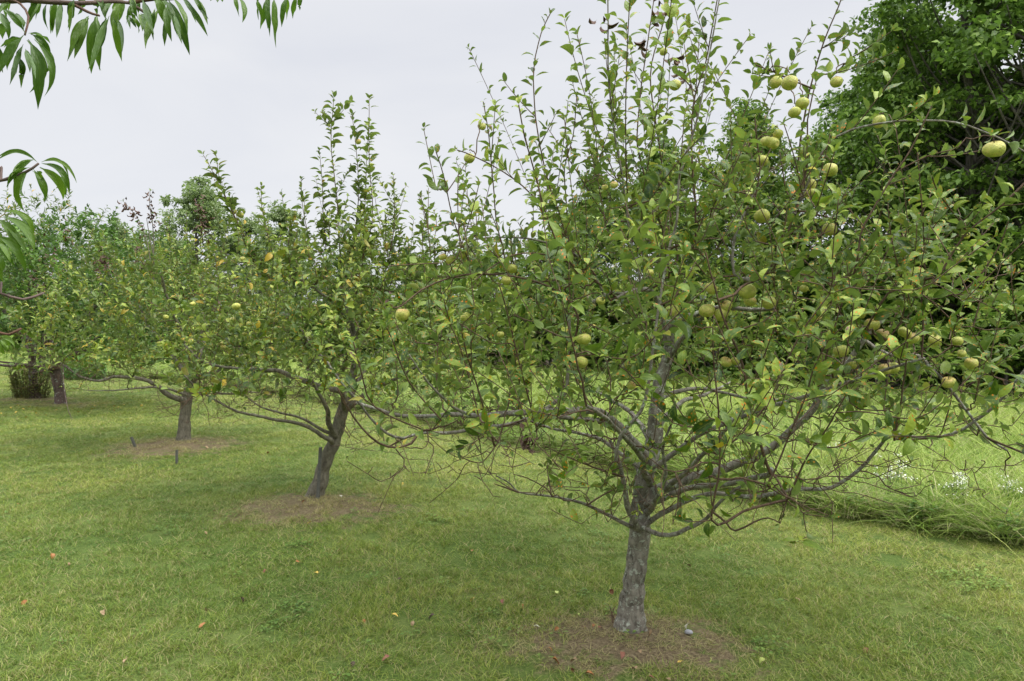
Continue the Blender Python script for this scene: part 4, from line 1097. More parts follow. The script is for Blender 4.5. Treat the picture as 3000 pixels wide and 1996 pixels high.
def fifth_tree():
    t = Tree('peach_tree', T5, 'farthest orchard tree with yellowing narrow leaves and bushy suckers at its trunk', 'tree',
             M['bark_peach'], M['twig'], M['peach_leaf_far'], .15, .26, FAR_T, FAR_W)
    B = 16.67
    t.limb([P(103, 1180, B), P(101, 1165, B), P(97, 1110, B), P(95, 1060, B), P(94, 1030, B)], 0, 0, 'trunk', 'trunk', step=.06, sides=14, lump=.05, wob=.04, radii=[.2, .11, .085, .08, .075])
    def L(g, pts, r0, r1, y0, y1, **k):
        ys = np.linspace(y0, y1, len(pts)); return t.limb([P(a, b, y) for (a, b), y in zip(pts, ys)], r0, r1, g, step=.1, **k)
    L('A', [(95, 1040), (60, 980), (30, 900), (20, 800)], .06, .02, 16.6, 16.9)
    L('B', [(95, 1040), (130, 960), (170, 880), (200, 800)], .06, .02, 16.6, 17)
    L('C', [(95, 1050), (90, 950), (100, 850), (110, 740)], .06, .02, 16.6, 15.6)
    L('D', [(98, 1095), (120, 1088), (140, 1080), (170, 1060)], .04, .012, 16.6, 16.2)
    L('E', [(95, 1080), (60, 1068), (10, 1062), (-40, 1050)], .04, .012, 16.6, 16.2)
    t.grow(sample_env(680, env_dome(-12.0, 16.9, 2.2, 2.6, 2.2, 1.5, 5.0, 1.3)), (.2, .6), sp=.035)
    t.finish()
    # suckers
    s = Tree('sucker_bush', (T5[0], T5[1] - .05), 'olive brown sucker shoots bushing round the farthest trunk', 'bush', M['twig'], M['twig'], M['sucker_leaf'], .075, .36, FAR_T, FAR_W)
    for k in range(110):
        a = rng.uniform(0, 6.28); q = rng.uniform(.12, .36); h = rng.uniform(.4, .95)
        b = np.array((T5[0] - .12 + math.cos(a) * q * 1.1, T5[1] + math.sin(a) * q * .8, 0)); e = b + np.array((math.cos(a) * .16, math.sin(a) * .14, h))
        p, r = s.limb([b, (b + e) / 2 + rng.normal(0, .03, 3), e], .004, .002, 'stems', 'stem', step=.1, nodes=True)
        s.leafy(p, .05, 1, .022)
    s.cat(); s.finish()
fifth_tree()

# ---------- foreground peach tree: trunk left of the picture, leaf sprays hang into it
def peach_spray(t, leaves, Z):
    V_, F_, A_ = [], [], []; off = 0
    ts = np.linspace(0, 1, 13); PW = np.interp(ts, PEACH_T, PEACH_W)
    for (b, tp, w, Y, m, br) in leaves:
        dy = rng.uniform(-.05, .05)
        b3 = Z(*b, Y); t3 = Z(*tp, Y + dy)
        if m is None:
            mm = ((b[0] + tp[0]) / 2 + rng.uniform(-14, 14) + (14 if tp[0] > b[0] else -8), (b[1] + tp[1]) / 2 - 12)
        else: mm = m
        m3 = Z(*mm, Y + dy * .3 - .02)
        t_ = ts[:, None]
        c = (1 - t_) ** 2 * b3 + 2 * t_ * (1 - t_) * m3 + t_ ** 2 * t3
        ln = np.linalg.norm(t3 - b3); c = c + np.array((rng.normal(0, .12), rng.normal(0, .1), 0)) * ln * (t_ ** 3 - t_ * .5)
        T = norm(np.gradient(c, axis=0))
        vd = norm(np.array((.35, -1, .45)) + rng.normal(0, .45, 3))
        S = norm(np.cross(T, vd)); N = np.cross(S, T)
        W = w / 2.24 / 2000 * Y * .68
        hw = (W / 2 * PW)[:, None]
        cols = [c + S * hw * s + N * (hw * .7 * abs(s) + np.sin(ts * 17 + s * 2)[:, None] * hw * .13 * abs(s)) for s in (-1, 0, 1)]
        V = np.stack(cols, 1).reshape(-1, 3); k = len(ts)
        r_ = (np.arange(k - 1) * 3)[:, None, None]; cc = np.arange(2)[None, :, None]; q = np.array((0, 1, 4, 3))[None, None]
        F = (r_ + cc + q).reshape(-1, 4) + off
        A = np.zeros((k, 3, 4)); A[..., 0] = np.clip(br + rng.normal(0, .2), 0, 1); A[..., 1] = rng.uniform(0, .9); A[..., 2] = ts[:, None]; A[..., 3] = (0, .5, 1)
        V_.append(V); F_.append(F); A_.append(A.reshape(-1, 4)); off += len(V)
    o = obj('leaf_spray', make_mesh('leaf spray', np.concatenate(V_), np.concatenate(F_), M['peach_leaf'], np.concatenate(A_)), t.root)
    o['label'] = 'long curved drooping leaves hanging into the view'

def peach_front():
    t = Tree('peach_tree', (-2.5, .9), 'foreground peach tree whose long drooping leaves hang into the upper left', 'tree',
             M['bark_peach'], M['twig_red'], M['peach_leaf'], .145, .2, PEACH_T, PEACH_W)
    t.limb([(-2.5, .9, -.05), (-2.48, .9, .3), (-2.45, .92, .9)], .12, .09, 'trunk', 'trunk', step=.05, sides=16)
    def Z(a, b, Y): return P(a / 2.24, b / 2.24, Y)
    def L(g, pts, r0, r1, **k): return t.limb(pts, r0, r1, g, **k)
    L('A', [(-2.45, .92, .85), (-2.2, 1.1, 1.5), (-1.75, 1.3, 2.15), Z(-150, -60, 1.5), Z(0, 0, 1.5), Z(180, 6, 1.52), Z(500, 22, 1.55), Z(700, 10, 1.57), Z(850, 22, 1.6), Z(970, 105, 1.62)], .05, .003, pw=.5)
    L('A', [Z(460, 20, 1.55), Z(560, 75, 1.53), Z(650, 108, 1.5)], .004, .0025)
    L('A', [Z(60, 0, 1.5), Z(130, 20, 1.45), Z(190, 110, 1.42), Z(160, 230, 1.38)], .0028, .002)
    L('A', [Z(850, 20, 1.6), Z(1000, -10, 1.62), Z(1200, -20, 1.65), Z(1400, -40, 1.7), Z(1700, -30, 1.75), Z(1950, -30, 1.75)], .006, .003)
    L('B', [(-2.45, .92, .85), (-2.2, 1.4, 1.2), (-1.7, 1.8, 1.45), Z(-60, 1190, 1.85), Z(0, 1185, 1.85), Z(90, 1160, 1.83), Z(180, 1130, 1.8), Z(250, 1072, 1.8)], .04, .003, pw=.5)
    L('C', [(-2.45, .92, .85), (-2.1, 1.5, 1.0), (-1.75, 1.9, 1.25), P(-20, 1340 / 2.24 + 0, 1.6)], .03, .006, pw=.5)
    L('D', [(-2.45, .92, .85), (-2.2, 1.6, .95), (-1.9, 2.1, 1.25), P(-20, 855, 2.3), P(0, 860, 2.3), P(67, 878, 2.35), P(129, 858, 2.4)], .03, .004, pw=.5)
    L('D', [P(-20, 970, 2.3), P(0, 978, 2.3), P(27, 980, 2.3), P(62, 962, 2.32)], .006, .004)
    L('E', [(-2.45, .92, .85), (-2.4, .5, 1.6), (-2.2, 0, 2.2), (-2.0, -.6, 2.6)], .05, .015)
    L('F', [(-2.45, .92, .85), (-2.9, .9, 1.6), (-3.3, .8, 2.3)], .05, .015)
    L('G', [(-2.45, .92, .85), (-2.2, .6, 1.8), (-1.7, .2, 2.5), (-1.0, -.3, 2.9)], .05, .01)
    leaves = []
    def lf(b, tip, w, Y, mid=None, bright=.4):
        leaves.append((b, tip, w, Y, mid, bright))
    top = [((270, 10), (190, 170), 55), ((330, 20), (345, 218), 45), ((400, 10), (375, 255), 55), ((480, 20), (462, 225), 75), ((585, 120), (450, 422), 95), ((625, 112), (605, 478), 100), ((700, 120), (612, 465), 90), ((740, 130), (793, 408), 70),
           ((735, -15), (668, 125), 70), ((800, 0), (755, 255), 95), ((870, 50), (880, 165), 40), ((865, 110), (912, 218), 45), ((930, 100), (962, 240), 55), ((950, 15), (1015, 265), 80), ((1015, 60), (950, 330), 65), ((1085, 40), (1112, 270), 65),
           ((1110, 100), (1088, 312), 55), ((1140, 90), (1178, 287), 55), ((1100, -10), (1238, 362), 90), ((1200, -10), (1366, 243), 55), ((1290, -10), (1362, 160), 50), ((1565, -20), (1602, 152), 55), ((1680, -10), (1708, 196), 55),
           ((1745, -10), (1760, 243), 55), ((1800, -20), (1792, 305), 80), ((1880, -20), (1850, 182), 60), ((1950, -20), (1912, 125), 55), ((1400, -20), (1430, 20), 50), ((230, -10), (215, 120), 60), ((560, -10), (520, 100), 60), ((620, -10), (640, 105), 60),
           ((1030, -20), (1080, 160), 80), ((860, -10), (900, 130), 60), ((90, -20), (30, 120), 60)]
    for b, tp, w in top: lf(b, tp, w, 1.56 + rng.uniform(-.08, .1))
    cl = [((150, 240), (5, 505), 100, (60, 330)), ((150, 300), (80, 560), 70, None), ((120, 380), (130, 582), 50, (170, 470)), ((185, 260), (195, 718), 115, (360, 470)), ((225, 260), (305, 637), 70, (430, 450)), ((200, 225), (340, 410), 55, (320, 270)),
          ((185, 220), (342, 292), 45, (280, 220)), ((60, 150), (-10, 250), 80, None), ((140, 250), (15, 310), 80, None), ((30, 60), (165, 232), 60, None), ((0, 80), (70, 260), 60, None), ((170, 330), (228, 522), 60, None),
          ((100, 90), (150, 200), 50, None), ((-20, 300), (25, 480), 90, None), ((120, 300), (40, 420), 80, None)]
    for b, tp, w, m in cl: lf(b, tp, w, 1.36 + rng.uniform(-.05, .06), m)
    lo = [((245, 1065), (-10, 1045), 42, (110, 930)), ((220, 1050), (50, 1230), 50, (110, 1080)), ((200, 1100), (38, 1240), 45, (80, 1110)), ((270, 1065), (515, 1205), 42, (420, 1010)), ((280, 1078), (458, 1290), 60, (460, 1100)),
          ((260, 1100), (430, 1312), 75, (410, 1170)), ((210, 1120), (300, 1335), 55, (310, 1190)), ((190, 1110), (158, 1385), 80, (70, 1230)), ((240, 1120), (292, 1190), 30, None), ((425, 1315), (415, 1375), 22, None)]
    for b, tp, w, m in lo: lf(b, tp, w, 1.8 + rng.uniform(-.05, .05), m, .6)
    ll = [((0, 1390), (245, 1570), 60, (190, 1370)), ((20, 1420), (240, 1660), 80, (200, 1480)), ((-10, 1440), (120, 1640), 70, (100, 1500)), ((20, 1460), (175, 1690), 55, (140, 1530)), ((-10, 1560), (160, 1790), 70, (130, 1600)), ((-20, 1680), (30, 1890), 60, None), ((-20, 1500), (20, 1700), 70, None),
          ((-20, 1600), (90, 1760), 60, (60, 1640))]
    for b, tp, w, m in ll: lf(b, tp, w, 1.5 + rng.uniform(-.04, .04), m, .5)
    bt = [((0, 2220), (112, 2285), 35, (70, 2205)), ((0, 2230), (90, 2330), 45, (80, 2250)), ((-20, 2235), (60, 2330), 45, (50, 2260)), ((-20, 2240), (25, 2330), 45, None), ((-10, 2100), (60, 2080), 40, None)]
    for b, tp, w, m in bt: lf(b, tp, w, 2.25 + rng.uniform(-.04, .04), m, .8)
    sprays = []
    extra = []; leaves2 = []; ntop0 = len(top)
    for (b, tp, w, Y, m, br) in leaves[:len(top)]:
        for _ in range(2 if b[0] < 1500 else 1):
            sc_ = rng.uniform(.55, .95); dx = rng.uniform(-34, 34)
            extra.append(((b[0] + dx, b[1] - rng.uniform(0, 25)), (b[0] + dx + (tp[0] - b[0]) * sc_ + rng.uniform(-30, 30), b[1] + (tp[1] - b[1]) * sc_), w * rng.uniform(.7, .95), Y + rng.uniform(-.03, .12), None, br))
    for (b, tp, w, Y, m, br) in leaves[ntop0:]:
        d_ = rng.uniform(-26, 26, 4); sc_ = rng.uniform(.6, .95)
        leaves2.append(((b[0] + d_[0] * .4, b[1] + d_[1] * .4), (b[0] + (tp[0] - b[0]) * sc_ + d_[2], b[1] + (tp[1] - b[1]) * sc_ + d_[3]), w * .85, Y + rng.uniform(0, .1), (m[0] + d_[2] * .6, m[1] + d_[3] * .6) if m else None, br))
    ntop = len(top)
    groups = [[l for l in leaves[:ntop] + extra if l[0][0] < 1450], [l for l in leaves[:ntop] + extra if l[0][0] >= 1450], leaves[ntop:ntop + len(cl)], leaves[ntop + len(cl):ntop + len(cl) + len(lo)], leaves[ntop + len(cl) + len(lo):-len(bt)], leaves[-len(bt):]]
    o2 = 0
    for gi in (2, 3, 4, 5):
        k = len(groups[gi]); groups[gi] = groups[gi] + leaves2[o2:o2 + k]; o2 += k
    for gl in groups: peach_spray(t, gl, Z)
    def env(n):
        x = rng.uniform(-3.9, -.2, n); y = rng.uniform(-1.9, 1.3, n); z = rng.uniform(1.7, 3.3, n)
        u = ((x + 2.3) / 1.9) ** 2 + ((y + .2) / 1.7) ** 2 + ((z - 2.4) / 1.0) ** 2
        k = (u < 1) & (x < -.95 * np.maximum(y, -.1) - .75)
        return np.stack((x, y, z), -1)[k]
    t.grow(sample_env(170, env), (.1, .25), sp=.04, upright=.1)
    t.droop = (.8, 1.6)
    t.finish()
peach_front()

# ------------------------------------------------------------------ woodland
def wood_variant(seed, H, Rc, nb, nl, ls, low=.15, spread=.5):
    """crown made of many leaf clumps on boughs; returns crown and trunk meshes at the origin"""
    r = np.random.default_rng(seed)
    B = Buf()
    hs = np.linspace(0, H * .93, 14)
    cx = np.cumsum(r.normal(0, .05 * H / 12, 14)); cy = np.cumsum(r.normal(0, .05 * H / 12, 14))
    cx -= cx[0]; cy -= cy[0]
    path = np.stack((cx, cy, hs), -1); path[0, 2] = -.1
    V, F = tube(resample(path, .4), np.linspace(H * .017, H * .003, len(resample(path, .4))), 9, .05); B.add(V, F)
    cen = []
    for k in range(nb):
        f = low + (1 - low) * r.uniform(0, 1) ** .85
        z = H * f
        prof = math.sin(math.pi * min(1, (f - low * .6) / (1 - low * .6)) ** .75) ** .7 if f < 1 else .1
        a = r.uniform(0, 6.28); q = Rc * prof * r.uniform(.35, 1.05)
        c = np.array((np.interp(z, hs, cx) + math.cos(a) * q, np.interp(z, hs, cy) + math.sin(a) * q, z + r.uniform(-.3, .3)))
        cen.append((c, r.uniform(.45, 1.0) * Rc * .27))
        zb = max(H * .12, z - q * .8 - .3); s0 = np.array((np.interp(zb, hs, cx), np.interp(zb, hs, cy), zb))
        m = (s0 + c) / 2 + np.array((0, 0, -.15 * q)) + r.normal(0, .1, 3)
        pp = resample(np.array((s0, m, c)), .35)
        V, F = tube(pp, np.linspace(H * .0032, H * .0008, len(pp)), 5); B.add(V, F)
    Pb = []
    wt = np.array([c[1] ** 2 for c in cen]); cnt = (nl * wt / wt.sum()).astype(int)
    for (c, rad), n in zip(cen, cnt):
        d = norm(r.normal(0, 1, (n, 3))); u = r.uniform(0, 1, n) ** .45
        ax = np.array((1.0, 1.0, .62)) * rad * (1 + .3 * r.normal(0, 1, 3))
        # sub-clumping
        sub = norm(r.normal(0, 1, (12, 3)))
        j = r.integers(0, 12, n); d = norm(d * .4 + sub[j])
        Pb.append(c + d * u[:, None] * ax * 1.15)
    Pb = np.concatenate(Pb); n = len(Pb)
    D = norm(r.normal(0, 1, (n, 3)) * np.array((1, 1, .5)) + np.array((0, 0, -.25))); N = np.array((0, 0, 1.)) + r.normal(0, .55, (n, 3))
    L = ls * r.uniform(.6, 1.3, n)
    # small 2-quad leaves
    T_ = np.array((0, .45, 1.0)); W_ = np.array((.12, 1, .1))
    V, F, A = leaf_arrays(Pb, D, N, L, L * .62, .6, .25, np.clip(r.normal(.45, .25, n), 0, 1), r.uniform(0, 1, n), T_, W_, .05)
    # drop the middle column: keep it light
    return V, F, A, B

def variant(seed, H, Rc, nb, nl, ls, mat, low=.15):
    V, F, A, B = wood_variant(seed, H, Rc, nb, nl, ls, low)
    return make_mesh('woodland crown', V, F, mat, A), B.mesh('woodland trunk', M['bark_forest'])
W = {
 'tall': [variant(201, 12, 3.1, 130, 38000, .14, M['forest_leaf'], .12), variant(202, 12, 3.2, 140, 38000, .14, M['forest_leaf'], .16)],
 'mid': [variant(203, 9, 2.6, 100, 24000, .14, M['forest_leaf'], .10), variant(204, 9, 2.7, 110, 24000, .14, M['forest_leaf'], .08)],
 'far': [variant(205, 9, 3.0, 90, 17000, .19, M['hazed_far_leaf'], .12), variant(206, 9, 3.0, 90, 17000, .19, M['hazed_far_leaf'], .15)],
 'under': [variant(207, 2.6, 1.4, 30, 9000, .11, M['forest_leaf'], .1), variant(208, 3.2, 1.5, 34, 10000, .11, M['forest_leaf'], .1)],
}
def wood_tree(kind, k, x, y, H, label, group=None, wide=1.0, name='woodland_tree', cat='tree'):
    base = {'tall': 12, 'mid': 9, 'far': 9, 'under': (2.6, 3.2)[k]}[kind]
    s = H / base
    r = empty(name, (x, y, float(hills(np.array(x), np.array(y)))), label, cat, group)
    r.rotation_euler = (0, 0, rng.uniform(0, 6.28)); r.scale = (s * wide, s * wide, s)
    for nm, me in zip(('crown', 'trunk'), W[kind][k]):
        o = bpy.data.objects.new(nm, me); COL.objects.link(o); o.parent = r
ORD = ['first', 'second', 'third', 'fourth', 'fifth', 'sixth', 'seventh', 'eighth', 'ninth', 'tenth', 'eleventh', 'twelfth', 'thirteenth', 'fourteenth', 'fifteenth', 'sixteenth', 'seventeenth', 'eighteenth', 'nineteenth', 'twentieth',
       'twenty-first', 'twenty-second', 'twenty-third', 'twenty-fourth', 'twenty-fifth', 'twenty-sixth', 'twenty-seventh', 'twenty-eighth']
G1 = 'trees of the woodland edge'
wood_tree('tall', 0, 11.5, 17.2, 13.0, 'tall leafy woodland tree at the right whose crown fills the upper corner', G1, .95)
wood_tree('tall', 1, 13.0, 16.0, 14.0, 'woodland tree cut off by the right edge of the picture', G1, .95)
wood_tree('mid', 0, 10.8, 20.0, 9.8, 'rounded woodland tree just left of the tall corner tree', G1, .85)
wood_tree('mid', 1, 7.9, 22.5, 8.9, 'woodland tree seen behind the apple shoots under the pale sky gap', G1, .85)
wood_tree('mid', 0, 3.3, 26.0, 7.7, 'dark woodland tree rising behind the tall water shoots of the near apple tree', G1, .8)
wood_tree('mid', 1, 5.6, 25.0, 8.4, 'dense woodland tree behind the middle of the near apple crown', G1, .9)
wood_tree('mid', 0, 1.2, 28.5, 5.6, 'low woodland tree showing left of the near apple shoots', G1, 1.0)
wood_tree('mid', 1, -1.8, 30.5, 5.4, 'low woodland tree between the near and the second apple tree', G1, 1.1)
wood_tree('mid', 0, -5.2, 34.0, 5.7, 'low woodland tree behind the tall shoots of the second apple tree', G1, 1.1)
wood_tree('mid', 1, -9.0, 38.0, 6.4, 'woodland tree behind the left side of the second apple crown', G1, 1.1)
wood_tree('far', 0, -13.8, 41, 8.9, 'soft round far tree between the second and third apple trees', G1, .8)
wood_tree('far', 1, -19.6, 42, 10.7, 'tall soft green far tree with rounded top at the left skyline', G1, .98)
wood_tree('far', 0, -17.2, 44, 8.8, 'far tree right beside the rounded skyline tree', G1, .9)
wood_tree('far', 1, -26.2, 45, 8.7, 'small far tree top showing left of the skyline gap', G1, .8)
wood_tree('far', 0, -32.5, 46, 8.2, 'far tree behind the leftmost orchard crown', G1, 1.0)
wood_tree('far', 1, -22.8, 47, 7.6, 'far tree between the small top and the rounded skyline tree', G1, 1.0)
# second row, behind: hidden lower parts close the wood
for k, (x, y, H) in enumerate(((15.5, 20, 13.5), (13.5, 22.5, 12), (16.5, 26, 12), (12.2, 26, 9.4), (9.3, 27, 8.8), (6.5, 30, 8.2), (3.0, 32, 7.4), (-1, 34.5, 5.6), (-5, 38.5, 5.8), (-10, 43, 6.6), (-15, 47, 7.5))):
    wood_tree('tall' if H > 11 else 'mid', k % 2, x, y, H, '%s tree from the right in the row behind the front trees of the wood' % ORD[k], 'trees deep in the wood', 1.15)
# understorey
und = [(13.2, 12.6), (11.6, 14.0), (10.2, 14.6), (9.3, 16.2), (8.2, 17.6), (7.2, 18.8), (6.4, 20.4), (5.3, 21.8), (4.2, 23.0), (3.0, 24.2), (1.8, 25.4), (.6, 26.8), (-.8, 28.0), (-2.2, 29.2), (-3.6, 30.6), (-5.0, 32.0), (-6.6, 33.8), (-8.2, 35.4), (-10.0, 37), (-12, 38.6), (-14, 40), (-16.5, 41), (-19.5, 41.5), (-22.5, 42.5), (-25.5, 43.5), (-29, 44), (-33, 44.5)]
for k, (x, y) in enumerate(und):
    wood_tree('under', k % 2, x + rng.normal(0, .3), y + rng.normal(0, .3), rng.uniform(1.7, 3.4), '%s leafy shrub from the right along the dark foot of the wood' % ORD[k], 'understorey shrubs along the wood', rng.uniform(1.0, 1.5), 'woodland_shrub', 'shrub')
for k in range(26):
    x = 14 - k * 1.9 + rng.normal(0, .4); y = float(forest_y(x)) + rng.uniform(4, 8)
    wood_tree('under', k % 2, x, y, rng.uniform(3.2, 4.8), '%s shrub from the right in the deep shade under the wood' % ORD[k], 'shrubs deep in the wood', 1.3, 'woodland_shrub', 'shrub')

# far-off wood that closes the horizon: one mass
def far_wood():
    n = 60000
    a = rng.uniform(-1.15, 1.15, n); d = rng.uniform(52, 70, n)
    x = np.sin(a) * d; y = np.cos(a) * d
    top = 4.2 + 1.2 * np.sin(a * 23) + .8 * np.sin(a * 51 + 1) + (np.clip(a, 0, 1)) * 8
    z = rng.uniform(0, 1, n) ** .8 * top
    Pb = np.stack((x, y, z), -1)
    D = rng.normal(0, 1, (n, 3)); N = np.array((0, 0, 1.)) + rng.normal(0, .6, (n, 3))
    V, F, A = leaf_arrays(Pb, D, N, rng.uniform(.5, 1.0, n), rng.uniform(.3, .6, n), .6, .25, np.clip(rng.normal(.45, .25, n), 0, 1), 0., np.array((0, .45, 1.)), np.array((.12, 1, .1)))
    tag(obj('far_woodland', make_mesh('far woodland', V, F, M['forest_leaf'], A)), 'far-off green woodland mass on the horizon', 'woodland', kind='stuff')
far_wood()

# weedy bank behind the third and fourth trees
for k, (px, Y, h) in enumerate(((120, 26.2, .6), (150, 25.6, .8), (185, 24.6, .9), (215, 24.2, 1.0), (245, 23.8, 1.0), (275, 23.6, .8))):
    p = P(px, 980, Y)
    r_ = empty('weed_clump', (p[0], Y, 0), '%s bright green weed clump from the left on the meadow bank' % ORD[k], 'weeds', 'weed clumps on the bank')
    n = 900
    c_ = norm(rng.normal(0, 1, (n, 3))) * rng.uniform(.3, 1, (n, 1)) ** .4 * np.array((.42, .35, h * .5)) + np.array((p[0], Y, h * .42))
    c_ = c_[c_[:, 2] > 0]; n = len(c_)
    V, F, A = leaf_arrays(c_, rng.normal(0, 1, (n, 3)) + np.array((0, 0, .8)), np.array((0, -.3, 1.)) + rng.normal(0, .4, (n, 3)), rng.uniform(.08, .15, n), .035, .7, .25, np.clip(rng.normal(.5, .25, n), 0, 1), rng.uniform(0, .95, n), FAR_T, FAR_W)
    obj('foliage', make_mesh('weed foliage', V, F, M['shrub_leaf'], A), r_)
    S_ = Buf()
    for _ in range(12):
        b_ = np.array((p[0] + rng.normal(0, .12), Y + rng.normal(0, .12), -.02)); e_ = b_ + np.array((rng.normal(0, .15), rng.normal(0, .12), h * rng.uniform(.6, .95)))
        V, F = tube(np.array((b_, (b_ + e_) / 2, e_)), (.006, .005, .003), 4); S_.add(V, F)
    obj('stem', S_.mesh('weed stem', M['flower_stem']), r_)

# ------------------------------------------------------------------ small things
def box_stake(name, a, b, w, mat, label, cat='stake', top_chip=True):
    a = np.array(a, float); b = np.array(b, float)
    d = norm(b - a); u = norm(np.cross(d, (0, 1, 0))); v = np.cross(d, u)
    V = []; n = 7
    for i in range(n):
        f = i / (n - 1); c = a + (b - a) * f; ww = w / 2 * (1 + rng.normal(0, .02))
        for s, q in ((-1, -1), (-.8, -1), (.8, -1), (1, -1), (1, 1), (.8, 1), (-.8, 1), (-1, 1)):
            cut = .9 if abs(s) == 1 else 1
            V.append(c + u * s * ww + v * q * ww * .8 * cut + (d * rng.uniform(0, .008) if i == n - 1 else 0))
    V = np.array(V); F = []
    for i in range(n - 1):
        for j in range(8): F.append((i * 8 + j, i * 8 + (j + 1) % 8, i * 8 + 8 + (j + 1) % 8, i * 8 + 8 + j))
    V = np.vstack((V, V[-8:].mean(0))); c = len(V) - 1; e = (n - 1) * 8
    for j in range(8): F.append((e + j, e + (j + 1) % 8, c, -1))
    o = obj(name, make_mesh(name, V, F, mat, smooth=False)); tag(o, label, cat)
    return o
g0 = P(929, 1464, 6.36); g0[2] = -.05
box_stake('garden_stake', g0, P(939, 1312, 6.40), .028, M['stake'], 'tall upright grey stake against the leaning trunk of the second apple tree')
g0 = P(402, 1318, 9.5); g0[2] = -.03
box_stake('garden_stake', g0, P(385, 1282, 9.5), .032, M['stake'], 'short leaning stake at the left edge of the third tree mound')
g0 = P(518, 1361, 8.4); g0[2] = -.03
box_stake('garden_stake', g0, P(518, 1320, 8.4), .026, M['stake'], 'short upright stake in front of the third tree mound')
g0 = P(300, 1114, 23.8); g0[2] = -.05
box_stake('weathered_post', g0, P(300, 1078, 23.8), .17, M['post'], 'small pale weathered post by the meadow bank seen under the third tree', 'post')

def stone():
    V, F = tube(np.array(((0, 0, 0), (0, 0, .006), (0, 0, .016), (0, 0, .02))), (.014, .018, .012, .004), 8, .2)
    p = P(2017, 1852, 3.62)
    o = obj('stone', make_mesh('stone', V * np.array((1.3, .9, 1)) + np.array((p[0], p[1], float(hills(p[0], p[1])) + .01)), F, M['stone']))
    tag(o, 'small grey stone on the soil right of the near trunk', 'stone')
stone()

def flower_plant(px, py, Y, wpx, label, n=18):
    c = P(px, py, Y); gz = float(hills(c[0], c[1])) ; root = empty('wildflower', (c[0], c[1], gz), label, 'flower', 'white wildflowers in the meadow')
    wr = wpx / 2000 * Y / 2
    S = Buf()
    for k in range(n):
        e = c + np.array((rng.normal(0, .6) * wr, rng.normal(0, .1), .03 + rng.normal(0, .45) * wr))
        b = np.array((c[0] + rng.normal(0, .05), c[1] + rng.normal(0, .05), gz - .02))
        V, F = tube(resample(np.array((b, (b + e) / 2 + rng.normal(0, .02, 3), e)), .08), .0022, 4); S.add(V, F)
        m = 14
        pb = e + rng.normal(0, .022, (m, 3)) * np.array((1, 1, .45)); D = rng.normal(0, 1, (m, 3)) * np.array((1, 1, .3)); N = np.array((0, 0, 1.)) + rng.normal(0, .3, (m, 3))
        V, F, A = leaf_arrays(pb, D, N, .012, .011, .3, .1, .5, .5, FAR_T, FAR_W)
        obj('flower_head', make_mesh('flower head', V, F, M['petal'], A), root)
    obj('stem', S.mesh('stem', M['flower_stem']), root)
flower_plant(2604, 1390, 6.1, 90, 'widest white flowering wildflower in the meadow, left of the others')
flower_plant(2795, 1420, 5.8, 75, 'white flowering wildflower in the middle of the three in the meadow')
flower_plant(2955, 1428, 5.7, 50, 'small white flowering wildflower by the right edge of the meadow', 9)
flower_plant(2450, 1310, 7.2, 45, 'faint white wildflower seen under the right apple branches', 8)

# fallen leaves
FL = {'orange': flat_mat('orange leaf', (.26, .10, .03), (.38, .17, .05), .6, 60), 'yellow': flat_mat('yellow leaf', (.5, .33, .04), (.62, .44, .1), .6, 60),
      'tan': flat_mat('tan leaf', (.22, .14, .07), (.36, .25, .14), .7, 60), 'dark brown': flat_mat('dark brown leaf', (.045, .025, .018), (.09, .05, .035), .7, 60),
      'red brown': flat_mat('red brown leaf', (.15, .055, .035), (.25, .09, .05), .6, 60), 'pale': flat_mat('pale leaf', (.42, .4, .3), (.55, .52, .4), .6, 60),
      'yellow green': flat_mat('yellow green leaf', (.32, .4, .08), (.45, .5, .14), .6, 60)}
LM = {}
for c in FL:
    LM[c] = []
    for k in range(3):
        V, F, A = leaf_arrays(np.zeros((1, 3)), np.array([(1., 0, .1)]), np.array([(0, .1, 1.)]), .07, .036, [.5, 1.3, 1.9][k], [.3, .6, .2][k], .5, .5, APPLE_T, APPLE_W, .12)
        V = V - np.array((.035, 0, 0))
        LM[c].append(make_mesh('fallen leaf', V, F, FL[c], A))
def z7(a, b): return (a / 1.813, 1296 + b / 1.813)
def z8(a, b): return (1300 + a / 1.813, 1296 + b / 1.813)
def zA(a, b): return (a / 4.48, 950 + b / 4.48)
FALL = []
for (a, b, c) in [(100, 323, 'orange'), (280, 595, 'orange'), (370, 640, 'tan'), (130, 845, 'orange'), (1100, 875, 'tan'), (1075, 965, 'orange'), (1290, 828, 'dark brown'), (1140, 360, 'orange'), (1405, 672, 'red brown'), (1680, 687, 'yellow'),
                  (1580, 628, 'orange'), (1935, 940, 'orange'), (2095, 910, 'yellow'), (2190, 950, 'tan'), (2290, 915, 'dark brown'), (2125, 720, 'dark brown'), (1870, 1168, 'dark brown'), (665, 1152, 'tan'), (545, 892, 'tan'), (2050, 1138, 'red brown'),
                  (1095, 470, 'tan'), (810, 148, 'dark brown'), (725, 117, 'yellow'), (575, 68, 'red brown'), (415, 66, 'tan'), (1530, 88, 'orange'), (1100, 18, 'tan'), (1425, 52, 'orange'), (1845, 75, 'dark brown'), (1915, 215, 'tan'),
                  (1465, 262, 'pale'), (1810, 282, 'pale'), (2140, 215, 'yellow'), (2320, 385, 'orange'), (1610, 310, 'orange'), (1640, 425, 'yellow')]: FALL.append((*z7(a, b), c))
